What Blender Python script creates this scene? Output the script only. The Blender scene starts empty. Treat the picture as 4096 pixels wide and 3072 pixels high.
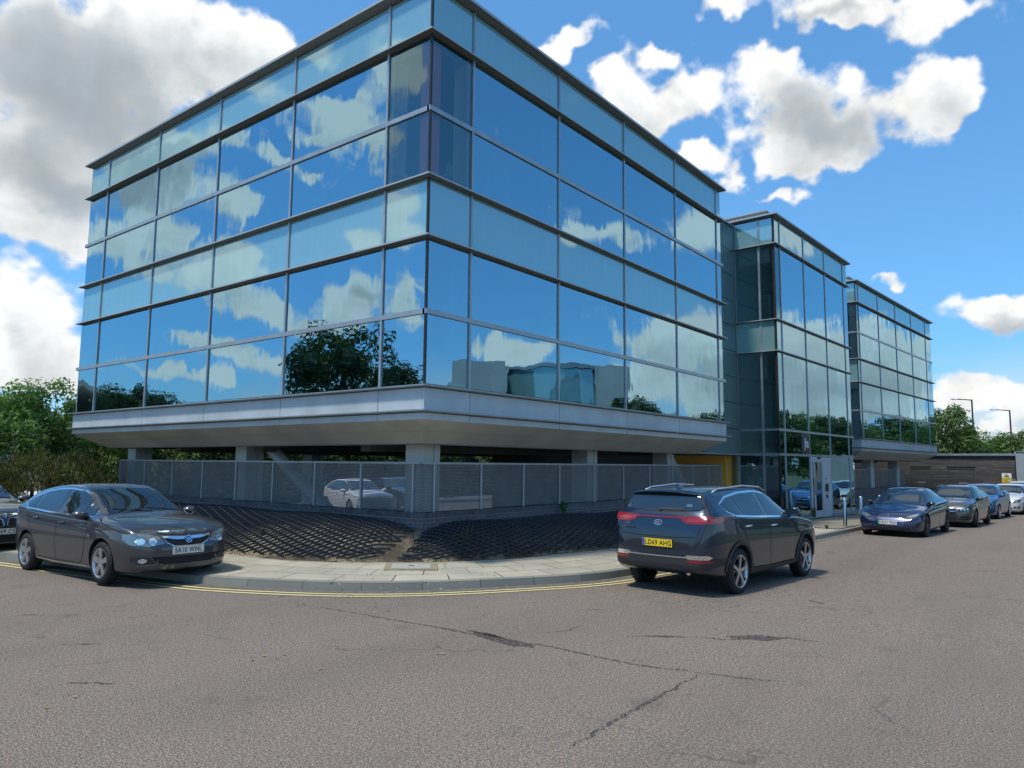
import bpy, bmesh, math, random
from mathutils import Vector, Matrix, noise as mnoise
from mathutils.bvhtree import BVHTree
R = math.radians
rnd = random.Random(7)
scene = bpy.context.scene
col = bpy.data.collections.new("place"); scene.collection.children.link(col)

# ------------------------------------------------------------------ helpers
def gz(x):
    return -0.01*min(max(x, 0.0), 70.0)

class MB:
    def __init__(s): s.v=[]; s.f=[]; s.m=[]; s.uv={}
    def add(s, vs, fs, mi=0):
        o=len(s.v); s.v+= [tuple(v) for v in vs]
        for f in fs: s.f.append([o+i for i in f]); s.m.append(mi)
        return s
    def quad(s,a,b,c,d,mi=0,uv=None):
        s.add([a,b,c,d],[(0,1,2,3)],mi)
        if uv: s.uv[len(s.f)-1]=uv
        return s
    def box(s,x0,y0,z0,x1,y1,z1,mi=0):
        v=[(x0,y0,z0),(x1,y0,z0),(x1,y1,z0),(x0,y1,z0),(x0,y0,z1),(x1,y0,z1),(x1,y1,z1),(x0,y1,z1)]
        return s.add(v,[(0,3,2,1),(4,5,6,7),(0,1,5,4),(1,2,6,5),(2,3,7,6),(3,0,4,7)],mi)
    def obox(s,c,ax,ay,az,mi=0):
        c=Vector(c);ax=Vector(ax);ay=Vector(ay);az=Vector(az)
        v=[c+sx*ax+sy*ay+sz*az for sz in(-1,1) for sx,sy in((-1,-1),(1,-1),(1,1),(-1,1))]
        return s.add(v,[(0,3,2,1),(4,5,6,7),(0,1,5,4),(1,2,6,5),(2,3,7,6),(3,0,4,7)],mi)
    def tube(s,pts,rs,n=10,mi=0,cap=True):
        pts=[Vector(p) for p in pts]
        if not hasattr(rs,'__len__'): rs=[rs]*len(pts)
        o=len(s.v); prev=None
        for i,p in enumerate(pts):
            t=(pts[min(i+1,len(pts)-1)]-pts[max(i-1,0)]).normalized()
            a=Vector((0,0,1)) if abs(t.z)<.9 else Vector((1,0,0))
            if prev is not None: a=prev
            u=(a-t*a.dot(t)).normalized(); w=t.cross(u); prev=u
            for k in range(n):
                an=2*math.pi*k/n; s.v.append(tuple(p+(u*math.cos(an)+w*math.sin(an))*rs[i]))
        for i in range(len(pts)-1):
            for k in range(n):
                a=o+i*n+k;b=o+i*n+(k+1)%n
                s.f.append([a,b,b+n,a+n]); s.m.append(mi)
        if cap:
            s.f.append([o+k for k in range(n)][::-1]); s.m.append(mi)
            e=o+(len(pts)-1)*n; s.f.append([e+k for k in range(n)]); s.m.append(mi)
        return s
    def lathe(s,prof,n=32,axis='y',c=(0,0,0),mi=0,close=False):
        # prof: list of (along axis, radius)
        o=len(s.v)
        for (h,r) in prof:
            for k in range(n):
                a=2*math.pi*k/n; ca,sa=r*math.cos(a),r*math.sin(a)
                if axis=='y': p=(ca,h,sa)
                elif axis=='z': p=(ca,sa,h)
                else: p=(h,ca,sa)
                s.v.append((p[0]+c[0],p[1]+c[1],p[2]+c[2]))
        m=len(prof)
        for i in range(m-1 if not close else m):
            j=(i+1)%m
            for k in range(n):
                s.f.append([o+i*n+k,o+i*n+(k+1)%n,o+j*n+(k+1)%n,o+j*n+k]); s.m.append(mi)
        return s
    def prism(s,poly,z0,z1,mi=0):
        n=len(poly); v=[(x,y,z0) for x,y in poly]+[(x,y,z1) for x,y in poly]
        return s.add(v,[tuple(range(n))[::-1],tuple(range(n,2*n))]+[(i,(i+1)%n,n+(i+1)%n,n+i) for i in range(n)],mi)
    def tf(s,M):
        s.v=[tuple(M@Vector(v)) for v in s.v]; return s

def mk(name, mb, mats, parent=None, smooth=False, **props):
    me=bpy.data.meshes.new(name)
    me.from_pydata(mb.v,[],mb.f)
    if not isinstance(mats,(list,tuple)): mats=[mats]
    for m in mats: me.materials.append(m)
    if len(mats)>1: me.polygons.foreach_set('material_index',mb.m)
    if mb.uv:
        l=me.uv_layers.new(name='UVMap')
        for fi,uvs in mb.uv.items():
            for k,li in enumerate(me.polygons[fi].loop_indices): l.data[li].uv=uvs[k]
    if smooth:
        me.polygons.foreach_set('use_smooth',[True]*len(me.polygons))
        if smooth is not True: me.set_sharp_from_angle(angle=R(smooth))
    me.update()
    ob=bpy.data.objects.new(name,me); col.objects.link(ob)
    if parent: ob.parent=parent
    for k,v in props.items(): ob[k]=v
    return ob
def thing(name,label,cat,loc=(0,0,0),rz=0,group=None,**k):
    o=bpy.data.objects.new(name,None); col.objects.link(o); o.empty_display_size=.3
    o.location=loc; o.rotation_euler=(0,0,rz); o['label']=label; o['category']=cat
    if group: o['group']=group
    return o
def tag(o,label,cat,group=None):
    o['label']=label; o['category']=cat
    if group: o['group']=group
    return o
def copy_tree(o,parent=None):
    c=o.copy(); col.objects.link(c); c.parent=parent
    for ch in o.children: copy_tree(ch,c)
    return c
def curve_pts(pts,n):
    # Catmull-Rom resample, n per segment
    P=[Vector(p) for p in pts]; out=[]
    for i in range(len(P)-1):
        a=P[max(i-1,0)];b=P[i];c=P[i+1];d=P[min(i+2,len(P)-1)]
        for k in range(n):
            t=k/n
            out.append(.5*((2*b)+(c-a)*t+(2*a-5*b+4*c-d)*t*t+(3*b-a-3*c+d)*t**3))
    out.append(P[-1]); return out

# ------------------------------------------------------------------ materials
class NT:
    def __init__(s,nt): s.t=nt
    def n(s,typ,inp=None,**kw):
        nd=s.t.nodes.new(typ)
        for k,v in kw.items(): setattr(nd,k,v)
        for k,v in (inp or {}).items():
            if isinstance(v,bpy.types.NodeSocket): s.t.links.new(v,nd.inputs[k])
            else: nd.inputs[k].default_value=v
        return nd
    def math(s,op,a,b=None,c=None,clamp=False):
        d={0:a}
        if b is not None: d[1]=b
        if c is not None: d[2]=c
        return s.n('ShaderNodeMath',d,operation=op,use_clamp=clamp).outputs[0]
    def mix(s,f,a,b,bt='MIX'):
        nd=s.t.nodes.new('ShaderNodeMix'); nd.data_type='RGBA'; nd.blend_type=bt
        for i,v in((0,f),(6,a),(7,b)):
            if isinstance(v,bpy.types.NodeSocket): s.t.links.new(v,nd.inputs[i])
            else: nd.inputs[i].default_value=v if i==0 else c4(v)
        return nd.outputs[2]
    def ramp(s,v,stops):
        nd=s.n('ShaderNodeValToRGB',{0:v}); cr=nd.color_ramp
        while len(cr.elements)<len(stops): cr.elements.new(.5)
        for e,(p,c) in zip(cr.elements,stops): e.position=p; e.color=c4(c)
        return nd.outputs[0]
    def mr(s,v,a,b,c=0.0,d=1.0,smooth=False):
        return s.n('ShaderNodeMapRange',{0:v,1:a,2:b,3:c,4:d},interpolation_type='SMOOTHSTEP' if smooth else 'LINEAR').outputs[0]
    def noise(s,vec,scale,detail=4,rough=.55,out=0,dist=0):
        return s.n('ShaderNodeTexNoise',{'Vector':vec,'Scale':scale,'Detail':detail,'Roughness':rough,'Distortion':dist}).outputs[out]
def c4(c):
    if isinstance(c,(int,float)): return (c,c,c,1)
    return tuple(c) if len(c)==4 else (c[0],c[1],c[2],1)
def newmat(name):
    m=bpy.data.materials.new(name); m.use_nodes=True; nt=m.node_tree
    for n in list(nt.nodes):
        if n.type!='OUTPUT_MATERIAL': nt.nodes.remove(n)
    return m,NT(nt),[n for n in nt.nodes if n.type=='OUTPUT_MATERIAL'][0]
def pbr(name,color,rough=.6,metal=0,coat=0,spec=.5,bump=None,nz=None,coatrough=.03,uv=False,ior=None):
    """color plus optional noise variation nz=(scale,amount) and bump=(scale,strength,dist)"""
    m,t,out=newmat(name)
    tc=t.n('ShaderNodeTexCoord').outputs['Object']
    b=t.n('ShaderNodeBsdfPrincipled',{'Base Color':c4(color),'Roughness':rough,'Metallic':metal,'Coat Weight':coat,'Coat Roughness':coatrough,'Specular IOR Level':spec})
    if ior: b.inputs['IOR'].default_value=ior
    if nz:
        f=t.noise(tc,nz[0],5)
        c=t.mix(t.mr(f,.3,.7),tuple(x*(1-nz[1]) for x in c4(color)[:3]),tuple(min(1,x*(1+nz[1])) for x in c4(color)[:3]))
        t.t.links.new(c,b.inputs['Base Color'])
        r=t.mr(f,.3,.7,max(0,rough-.07),min(1,rough+.07)); t.t.links.new(r,b.inputs['Roughness'])
    if bump:
        bn=t.n('ShaderNodeBump',{'Height':t.noise(tc,bump[0],4),'Strength':bump[1],'Distance':bump[2]})
        t.t.links.new(bn.outputs[0],b.inputs['Normal'])
    t.t.links.new(b.outputs[0],out.inputs[0]); return m

M={}
M['alu']=pbr('aluminium_frame',(.36,.40,.42),.38,.55,nz=(3,.12))
M['alu_dark']=pbr('dark_gasket',(.015,.018,.02),.5)
M['fin']=None
M['band']=pbr('painted_band',(.50,.55,.57),.42,.1,nz=(1.2,.12))
M['soffit']=pbr('soffit_panel',(.46,.46,.43),.5,.1,nz=(.8,.16))
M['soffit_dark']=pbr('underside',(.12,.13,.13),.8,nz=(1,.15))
M['col']=pbr('column_cladding',(.58,.66,.68),.4,.2,nz=(1.5,.08))
M['white']=pbr('interior_white',(.62,.64,.60),.7)
M['carpet']=pbr('interior_grey',(.10,.11,.12),.9)
M['ceil']=pbr('interior_ceiling',(.32,.36,.38),.9)
M['red']=pbr('interior_red',(.85,.16,.10),.6)
M['orange']=pbr('ochre_render',(.76,.40,.07),.75,bump=(60,.15,.01),nz=(2,.08))
M['black']=pbr('black_plastic',(.012,.013,.014),.5)
M['steel']=pbr('brushed_steel',(.62,.60,.56),.28,1)
M['chrome']=pbr('chrome',(.8,.82,.84),.08,1)
M['tyre']=pbr('rubber',(.012,.012,.013),.75,bump=(40,.3,.004))
M['galv']=pbr('galvanised',(.42,.47,.50),.45,.6,nz=(14,.15))
M['yellow']=None
def m_fin():
    m,t,o=newmat('fin_grating'); tc=t.n('ShaderNodeTexCoord').outputs['Object']
    f=t.noise(tc,38,3,.7); g=t.noise(tc,2.2,3)
    c=t.mix(t.mr(f,.4,.62),(.075,.08,.078),(.25,.26,.25))
    c=t.mix(t.mr(g,.3,.7,0,.35),c,(.16,.17,.16))
    nrm=t.n('ShaderNodeNewGeometry').outputs['Normal']
    nz=t.n('ShaderNodeSeparateXYZ',{0:nrm}).outputs[2]
    c=t.mix(t.mr(nz,-.5,-.2),c,(.42,.45,.45))   # grating is on the underside, plain metal on top and nose
    b=t.n('ShaderNodeBsdfPrincipled',{'Base Color':c,'Roughness':.45,'Metallic':.3})
    t.t.links.new(b.outputs[0],o.inputs[0]); return m
M['fin']=m_fin()
def m_glass(name,refl,tint,warp=.012,base=.42):
    m,t,o=newmat(name); tc=t.n('ShaderNodeTexCoord').outputs['Object']
    h=t.noise(tc,.55,2,.5)
    h2=t.noise(t.n('ShaderNodeMapping',{0:tc,3:(2.2,2.2,.7)}).outputs[0],1.0,2,.5)
    hh=t.math('ADD',h,t.math('MULTIPLY',h2,.12))
    bn=t.n('ShaderNodeBump',{'Height':hh,'Strength':warp,'Distance':1.0}).outputs[0]
    g=t.n('ShaderNodeBsdfGlossy',{'Color':c4(refl),'Roughness':.0,'Normal':bn}).outputs[0]
    tr=t.n('ShaderNodeBsdfTransparent',{'Color':c4(tint)}).outputs[0]
    fr=t.n('ShaderNodeFresnel',{'IOR':1.7}).outputs[0]
    fac=t.math('ADD',t.math('MULTIPLY',fr,1-base),base,clamp=True)
    mx=t.n('ShaderNodeMixShader',{0:fac,1:tr,2:g}).outputs[0]
    t.t.links.new(mx,o.inputs[0]); return m
M['glass']=m_glass('solar_glass',(.48,.76,.89),(.38,.60,.60),base=.52)
M['glass_mid']=m_glass('corner_glass',(.50,.78,.88),(.85,.92,.92),base=.16)
M['glass_clear']=m_glass('clear_glass',(.70,.86,.88),(.55,.76,.76),.012,.26)
def m_spandrel():
    m,t,o=newmat('spandrel_glass'); tc=t.n('ShaderNodeTexCoord').outputs['Object']
    z=t.n('ShaderNodeMapping',{0:tc,3:(5,5,.35)}).outputs[0]
    st=t.noise(z,1.5,4,.6)
    c=t.mix(t.mr(st,.3,.75),(.215,.39,.40),(.235,.42,.425))
    bn=t.n('ShaderNodeBump',{'Height':t.noise(tc,.5,2),'Strength':.012,'Distance':1.0}).outputs[0]
    d=t.n('ShaderNodeBsdfDiffuse',{'Color':c}).outputs[0]
    g=t.n('ShaderNodeBsdfGlossy',{'Color':(.62,.84,.90,1),'Roughness':.035,'Normal':bn}).outputs[0]
    fr=t.n('ShaderNodeFresnel',{'IOR':1.6}).outputs[0]
    mx=t.n('ShaderNodeMixShader',{0:t.math('ADD',t.math('MULTIPLY',fr,.6),.30,clamp=True),1:d,2:g}).outputs[0]
    t.t.links.new(mx,o.inputs[0]); return m
M['spandrel']=m_spandrel()

# ------------------------------------------------------------------ camera
YAW,PIT,ROL=R(38.3065),R(6.1362),R(.5343)
CAM=Vector((-9.2271,-9.2648,1.93))
fw=Vector((math.cos(YAW)*math.cos(PIT),math.sin(YAW)*math.cos(PIT),math.sin(PIT)))
rt=Vector((math.sin(YAW),-math.cos(YAW),0)); up=rt.cross(fw)
r2=rt*math.cos(ROL)+up*math.sin(ROL); u2=up*math.cos(ROL)-rt*math.sin(ROL)
cd=bpy.data.cameras.new('camera'); cam=bpy.data.objects.new('camera',cd); col.objects.link(cam)
mw=Matrix((r2,u2,-fw)).transposed().to_4x4(); mw.translation=CAM; cam.matrix_world=mw
cd.sensor_width=36; cd.lens=2955.74/4096*36; cd.clip_end=3000; cd.clip_start=.05
scene.camera=cam

# ------------------------------------------------------------------ sky and light
SUN_EL,SUN_AZ=64.0,164.0     # azimuth measured from +x towards +y
sl=bpy.data.lights.new('sun','SUN'); sl.energy=3.2; sl.angle=R(6); sl.color=(1,.94,.84)
so=bpy.data.objects.new('sun',sl); col.objects.link(so)
sd=Vector((math.cos(R(SUN_AZ))*math.cos(R(SUN_EL)),math.sin(R(SUN_AZ))*math.cos(R(SUN_EL)),math.sin(R(SUN_EL))))
so.rotation_euler=sd.to_track_quat('Z','Y').to_euler(); so.location=sd*60
CW= [(71.2,25.6,6.0,4.6),(64.3,28.9,4.4,2.8),(62.8,26.4,5.1,2.8),(58.9,28.8,3.6,1.9),(72.2,19.5,4.7,3.7),(67.2,19.2,5.1,3.5),(71.4,15.2,3.8,1.8),(71.5,9.8,3.9,2.5),(72.4,5.7,3.4,1.6),(69.8,6.1,2.4,1.7),(35.5,30.8,1.4,0.9),(33.4,31.8,2.0,0.9),(30.5,28.5,1.8,1.3),(28.1,26.6,2.7,1.5),(25.8,25.6,2.4,1.4),(24.0,27.0,1.8,1.3),(26.2,29.5,1.2,0.9),(23.9,22.7,2.4,1.0),(21.8,21.1,1.2,1.2),(17.0,28.6,1.6,1.2),(17.6,27.2,2.1,1.7),(17.4,23.8,3.2,3.0),(14.2,22.5,3.8,2.2),(10.2,24.2,2.9,2.4),(7.5,25.5,1.6,1.4),(7.3,24.0,1.6,1.6),(15.9,21.1,3.0,1.0),(21.5,32.6,2.6,1.0),(14.0,31.6,3.6,1.1),(10.3,30.3,2.4,.9),(6.6,29.1,3.8,1.2),(17.9,18.9,2.0,0.6),(11.5,12.6,1.5,0.4),(5.3,9.8,2.8,1.2),(3.8,10.4,1.9,0.9),(6.7,5.7,2.9,0.7),(5.1,4.4,2.2,1.0),(3.7,4.2,1.3,1.2),(7.2,4.5,1.8,0.9),(5.0,2.4,3.0,0.6),(12.6,30.6,1.7,0.9),(-33.4,17.1,1.1,0.6),(-29.9,17.2,2.0,1.1),(-23.9,17.3,2.2,1.3),(-37.1,9.3,2.5,1.1),(-31.1,6.3,2.1,1.1),(-27.2,9.6,2.6,1.8),(-24.1,9.2,2.6,1.8),(-27.2,6.0,3.2,1.5),(-23.6,4.7,2.0,1.1),(-40.1,8.8,1.7,0.8),(-22.0,15.6,1.0,0.9),(-22.4,8.4,1.2,1.6),(-21.0,8.0,2.1,1.0),(-19.1,7.2,1.4,0.8),(-21.8,5.5,1.9,1.4),(-20.1,4.9,1.9,0.8),(-18.8,5.4,1.0,1.5),(-22.0,3.3,1.9,0.9),(-20.0,2.9,2.1,0.6),(-20.4,8.5,1.0,1.3),(-19.5,7.7,1.3,1.0),(-18.6,7.5,1.3,1.0),(-19.9,6.5,1.3,1.0),(-17.9,6.3,1.0,0.6),(-19.3,4.6,2.1,0.5),(-20.6,3.2,1.7,0.7),(119.8,22.4,1.4,1.0),(127.2,25.6,2.7,1.4),(126.6,23.7,1.9,0.8),(123.0,21.6,0.8,0.5),(125.2,20.9,1.6,0.6),(130.4,23.2,1.3,1.6),(132.8,29.7,2.0,2.0),(120.0,18.1,1.4,1.9),(117.2,21.6,1.8,1.1),(114.5,18.8,3.0,2.7),(112.7,14.0,2.0,1.1),(116.4,15.3,1.3,1.1),(117.4,12.7,3.7,1.0),(120.5,14.1,1.9,1.2),(133.1,18.9,2.0,2.0),(129.3,16.6,2.2,0.8),(122.0,11.2,3.0,1.0),(129.4,12.1,2.8,1.9),(125.9,10.0,2.6,0.7),(118.4,8.3,2.0,0.6),(122.0,7.8,4.1,0.7),(117.2,6.0,3.7,0.5),(133.8,12.8,1.1,1.9),(119.3,26.5,2.8,1.4),(125.5,29.7,2.3,1.0),(113.0,20.5,2.4,1.8)]
CD= [(73.1,26.1,4.4,3.5),(69.8,23.1,3.8,2.9),(69.8,17.1,3.6,1.3),(73.4,18.9,2.8,1.7),(16.3,24.5,2.7,2.1),(12.9,22.5,2.7,1.6),(65.5,21.8,3.1,1.4),(4.8,9.2,1.8,0.6),(14.3,31.1,2.9,0.6),(114.2,19.4,2.7,1.7),(112.9,17.1,1.9,0.9),(130.6,12.5,1.5,0.9),(117.2,20.9,1.4,0.8)]
import numpy as np
SKY_STR=.1
def build_clouds(Wd=5760,Ht=960,EL0=-4.0,EL1=56.0):
    """cloud cover worked out on an azimuth/elevation grid: red-green-blue = cloud brightness, alpha = cover"""
    rg=np.random.default_rng(5)
    # tables are made for the full circle; 16 px per degree
    az=(np.arange(Wd,dtype=np.float32)+.5)/Wd*360.0
    el=EL0+(np.arange(Ht,dtype=np.float32)+.5)/Ht*(EL1-EL0)
    def vnoise(cx,cy,seed,sx=None):
        # cell size in degrees, smooth value noise, wraps in azimuth
        g=np.random.default_rng(seed); nx=max(4,int(round(360/cx))); ny=int((EL1-EL0)/cy)+4
        G=g.random((ny,nx),dtype=np.float32)
        fx=az/360*nx; ix=fx.astype(int); tx=fx-ix; tx=tx*tx*tx*(tx*(tx*6-15)+10)
        fy=(el-EL0)/cy; iy=fy.astype(int); ty=fy-iy; ty=ty*ty*ty*(ty*(ty*6-15)+10)
        Gx=G[:,ix%nx]*(1-tx)+G[:,(ix+1)%nx]*tx
        return Gx[iy]*(1-ty)[:,None]+Gx[iy+1]*ty[:,None]
    def fbm(c,oct_,seed,gain=.52,ar=1.0,ridge=False):
        out=0;a=1;tot=0
        for k in range(oct_):
            n=vnoise(c*ar/2**k*(1+.07*k),c/2**k,seed+k*13)
            if ridge: n=1-abs(2*n-1)
            out=out+a*n; tot+=a; a*=gain
        return out/tot
    AZ,EL=np.meshgrid(az,el)
    w1=fbm(7,4,1)-.5; w2=fbm(7,4,2)-.5; w3=fbm(1.6,4,3)-.5; w4=fbm(1.6,4,4)-.5
    X=AZ+w1*3.4+w3*2.2; Y=EL+w2*2.8+w4*1.8
    del w1,w2,w3,w4,AZ
    def field(lst,gr):
        F=np.zeros_like(X)
        for a,e,rx,ry in lst:
            a=a%360; ca=math.cos(R(e)); RX,RY=rx*gr/ca,ry*gr
            x0,x1=a-RX*2.2-4,a+RX*2.2+4; y0,y1=e-RY*2.2-4,e+RY*2.2+4
            j0=max(0,int((y0-EL0)/(EL1-EL0)*Ht)); j1=min(Ht,int((y1-EL0)/(EL1-EL0)*Ht)+1)
            for sh in(0,360,-360):
                i0=max(0,int((x0+sh)/360*Wd)); i1=min(Wd,int((x1+sh)/360*Wd)+1)
                if i1<=i0 or j1<=j0: continue
                r2=((X[j0:j1,i0:i1]-a-sh)/RX)**2+((Y[j0:j1,i0:i1]-e)/RY)**2
                F[j0:j1,i0:i1]+=np.exp(-r2*1.15)
        return F
    F=1.25*(1-np.exp(-(field(CW[:10],1.0)+field(CW[10:41],.92)+field(CW[41:],1.08))*1.15)); D=1-np.exp(-field(CD,1.05)*.9)
    det=fbm(2.6,7,20,.55)-.5; bil=fbm(3.2,5,40,.5,ridge=True)-.5
    def ss(v,a,b):
        t_=np.clip((v-a)/(b-a),0,1); return t_*t_*(3-2*t_)
    dens=F-.36+det*1.0+bil*.30
    # lit from above left: compare with density towards the light
    sh=int(1.1*Wd/360)
    up_=np.roll(np.roll(dens,-sh,axis=0),-int(sh*.3),axis=1); up2=np.roll(np.roll(dens,-sh*3,axis=0),-sh,axis=1)
    Fs=F+det*.35; s4=int(2.0*Wd/360); lit=np.clip(Fs-np.roll(np.roll(Fs,-s4,axis=0),-int(s4*.4),axis=1),-.9,.9)
    rim=np.clip(dens-up_,-1,1)*.45+np.clip(dens-up2,-1.2,1.2)*.10+lit*.42
    mask=ss(dens,-.02,.36)
    low=ss(fbm(6,5,60,.5,ar=3.0),.47,.60)*ss(EL,9.0,1.0)*.75
    hi=ss(fbm(12,6,70,.55),.42,.54)*ss(EL,44,52)  # added overhead cover, out of view, spread wide to whiten the ambient light
    thick=ss(dens,.15,1.0)
    g=.80*thick+1.35*ss(D+det*.9+bil*.3,.08,.95)-rim*.95-det*.75-bil*.4+.05
    g=1-np.exp(-1.25*np.clip(g,0,3)); g=np.clip(g,0,1); shade=1+np.clip(det*.55+bil*.2,-.2,.15)
    cs=np.array([[.97,.975,.965],[.76,.785,.79],[.50,.545,.58],[.27,.315,.36]],dtype=np.float32); xs=[0,.36,.70,1]
    img=np.empty((Ht,Wd,4),dtype=np.float32)
    for k in range(3): img[...,k]=np.minimum(np.interp(g,xs,cs[:,k])*shade,1.0)
    extra=np.maximum(low,hi*.8)
    tot=np.maximum(mask,extra)
    for k in range(3): img[...,k]=np.where(extra>mask,img[...,k]*.25+.72*.75,img[...,k])
    img[...,3]=tot
    im=bpy.data.images.new('clouds',Wd,Ht,alpha=True,float_buffer=True); im.colorspace_settings.name='Non-Color'; im.alpha_mode='CHANNEL_PACKED'
    im.pixels.foreach_set(img.ravel()); im.update(); im.pack(); return im
EL0,EL1=-4.0,56.0
CL=build_clouds(EL0=EL0,EL1=EL1)
W=bpy.data.worlds.new('World'); scene.world=W; W.use_nodes=True
t=NT(W.node_tree)
for n in list(W.node_tree.nodes): W.node_tree.nodes.remove(n)
tcw=t.n('ShaderNodeTexCoord').outputs['Generated']
sky=t.n('ShaderNodeTexSky',sky_type='NISHITA',sun_disc=False,sun_elevation=R(SUN_EL),sun_rotation=R(90-SUN_AZ),air_density=1.0,dust_density=.3,ozone_density=2.5,altitude=50).outputs[0]
sp=t.n('ShaderNodeSeparateXYZ',{0:tcw}).outputs
azn=t.math('DIVIDE',t.math('ARCTAN2',sp[1],sp[0]),2*math.pi); azn=t.math('FRACT',t.math('ADD',azn,1.0))
eln=t.mr(t.math('MULTIPLY',t.math('ARCSINE',sp[2]),180/math.pi),EL0,EL1)
uvn=t.n('ShaderNodeCombineXYZ',{0:azn,1:eln,2:0.0}).outputs[0]
it=t.n('ShaderNodeTexImage',{0:uvn},image=CL,extension='EXTEND',interpolation='Cubic')
hs=t.n('ShaderNodeGamma',{0:sky,1:.6}).outputs[0]
hs=t.mix(1.0,hs,(1.12,2.28,3.35),'MULTIPLY')
hs=t.mix(t.mr(sp[2],.16,.0,0,.62,smooth=True),hs,(4.6,6.9,8.6))
colr=t.mix(it.outputs[1],hs,t.n('ShaderNodeVectorMath',{0:it.outputs[0],'Scale':1/SKY_STR*.98},operation='SCALE').outputs[0])
bg=t.n('ShaderNodeBackground',{'Color':colr,'Strength':SKY_STR})
ow=t.n('ShaderNodeOutputWorld'); W.node_tree.links.new(bg.outputs[0],ow.inputs[0])
W.cycles.sampling_method='MANUAL'; W.cycles.sample_map_resolution=1024
vs=scene.view_settings; vs.view_transform='Standard'; vs.look='None'; vs.gamma=1; vs.exposure=.12
scene.cycles.max_bounces=8; scene.cycles.transparent_max_bounces=16; scene.cycles.glossy_bounces=4; scene.cycles.diffuse_bounces=3
scene.cycles.caustics_reflective=False; scene.cycles.caustics_refractive=False
# ------------------------------------------------------------------ ground, road, kerb, pavement
def m_road():
    m,t,o=newmat('asphalt'); tc=t.n('ShaderNodeTexCoord').outputs['Object']
    a=t.noise(tc,60,2,.8); b=t.noise(tc,.35,4,.6); c=t.noise(tc,28,3,.6); d=t.noise(tc,2.2,5,.65)
    vo=t.n('ShaderNodeTexVoronoi',{'Vector':tc,'Scale':75},feature='F1').outputs
    col_=t.ramp(a,[(.34,(.078,.061,.050)),(.5,(.212,.170,.140)),(.66,(.48,.395,.325))])
    a2=t.noise(tc,24,3,.75); col_=t.mix(t.mr(a2,.52,.68,0,.45),col_,(.385,.32,.265)); col_=t.mix(t.mr(a2,.46,.34,0,.5),col_,(.095,.087,.08))
    col_=t.mix(t.mr(vo[1],.0,1.0,0,.22),col_,vo[1],'OVERLAY')
    col_=t.mix(t.mr(b,.35,.65,0,.35),col_,(.195,.16,.145))
    col_=t.mix(t.mr(d,.56,.75,0,.30),col_,(.09,.085,.085))
    lanes=t.noise(t.n('ShaderNodeMapping',{0:tc,2:(0,0,.25),3:(.06,.55,1)}).outputs[0],1.0,3,.5); col_=t.mix(t.mr(lanes,.45,.7,0,.28),col_,(.10,.09,.085)); st_=t.noise(tc,.9,2,.5); col_=t.mix(t.mr(st_,.66,.74,0,.3),col_,(.075,.068,.062))
    # hairline cracks of the worn surface
    wv=t.n('ShaderNodeVectorMath',{0:tc,1:t.n('ShaderNodeVectorMath',{0:t.noise(tc,1.6,4,out=1),'Scale':.9},operation='SCALE').outputs[0]},operation='ADD').outputs[0]
    e=t.n('ShaderNodeTexVoronoi',{'Vector':wv,'Scale':.42},feature='DISTANCE_TO_EDGE').outputs[0]
    ck=t.math('MULTIPLY',t.mr(e,.0,.010,1,0),t.mr(t.noise(tc,.8,3),.52,.60))
    ck=t.math('MULTIPLY',ck,t.mr(a,.35,.6))
    col_=t.mix(t.math('MULTIPLY',ck,.75),col_,(.045,.042,.042))
    h=t.math('ADD',a,t.math('MULTIPLY',vo[0],-.6))
    bn=t.n('ShaderNodeBump',{'Height':h,'Strength':.8,'Distance':.02}).outputs[0]
    p=t.n('ShaderNodeBsdfPrincipled',{'Base Color':col_,'Roughness':.82,'Specular IOR Level':.35,'Normal':bn})
    t.t.links.new(p.outputs[0],o.inputs[0]); return m
def m_paving(name,c0,c1,w=.6,h=.45,mortar=.012,cs=1.0):
    m,t,o=newmat(name); uv=t.n('ShaderNodeTexCoord').outputs['UV']; tc=t.n('ShaderNodeTexCoord').outputs['Object']
    uvw=t.n('ShaderNodeVectorMath',{0:uv,1:t.n('ShaderNodeVectorMath',{0:t.noise(tc,1.2,2,out=1),'Scale':.02},operation='SCALE').outputs[0]},operation='ADD').outputs[0]
    br=t.n('ShaderNodeTexBrick',{'Vector':uvw,'Color1':c4(c0),'Color2':c4(c1),'Mortar':(.06,.055,.04,1),'Scale':1.0,'Mortar Size':mortar,'Mortar Smooth':.3,'Bias':0,'Brick Width':w,'Row Height':h},offset=.5)
    n=t.noise(tc,3,5,.6); f=t.noise(tc,60,3,.7); g=t.noise(tc,.7,3)
    c=t.mix(t.mr(n,.35,.7,0,.35),br.outputs[0],(.25,.235,.18))
    c=t.mix(t.mr(f,.3,.7,0,.25),c,(.16,.15,.12))
    c=t.mix(t.mr(g,.5,.7,0,.25),c,(.20,.20,.16))
    sp=t.noise(tc,17,2,.5); c=t.mix(t.mr(sp,.70,.74,0,.5),c,(.10,.10,.05))
    bn=t.n('ShaderNodeBump',{'Height':t.math('ADD',t.math('MULTIPLY',br.outputs[1],-1.0),t.math('MULTIPLY',f,.25)),'Strength':.5,'Distance':.01}).outputs[0]
    p=t.n('ShaderNodeBsdfPrincipled',{'Base Color':c,'Roughness':.85,'Normal':bn,'Specular IOR Level':.3}); t.t.links.new(p.outputs[0],o.inputs[0]); return m
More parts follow.
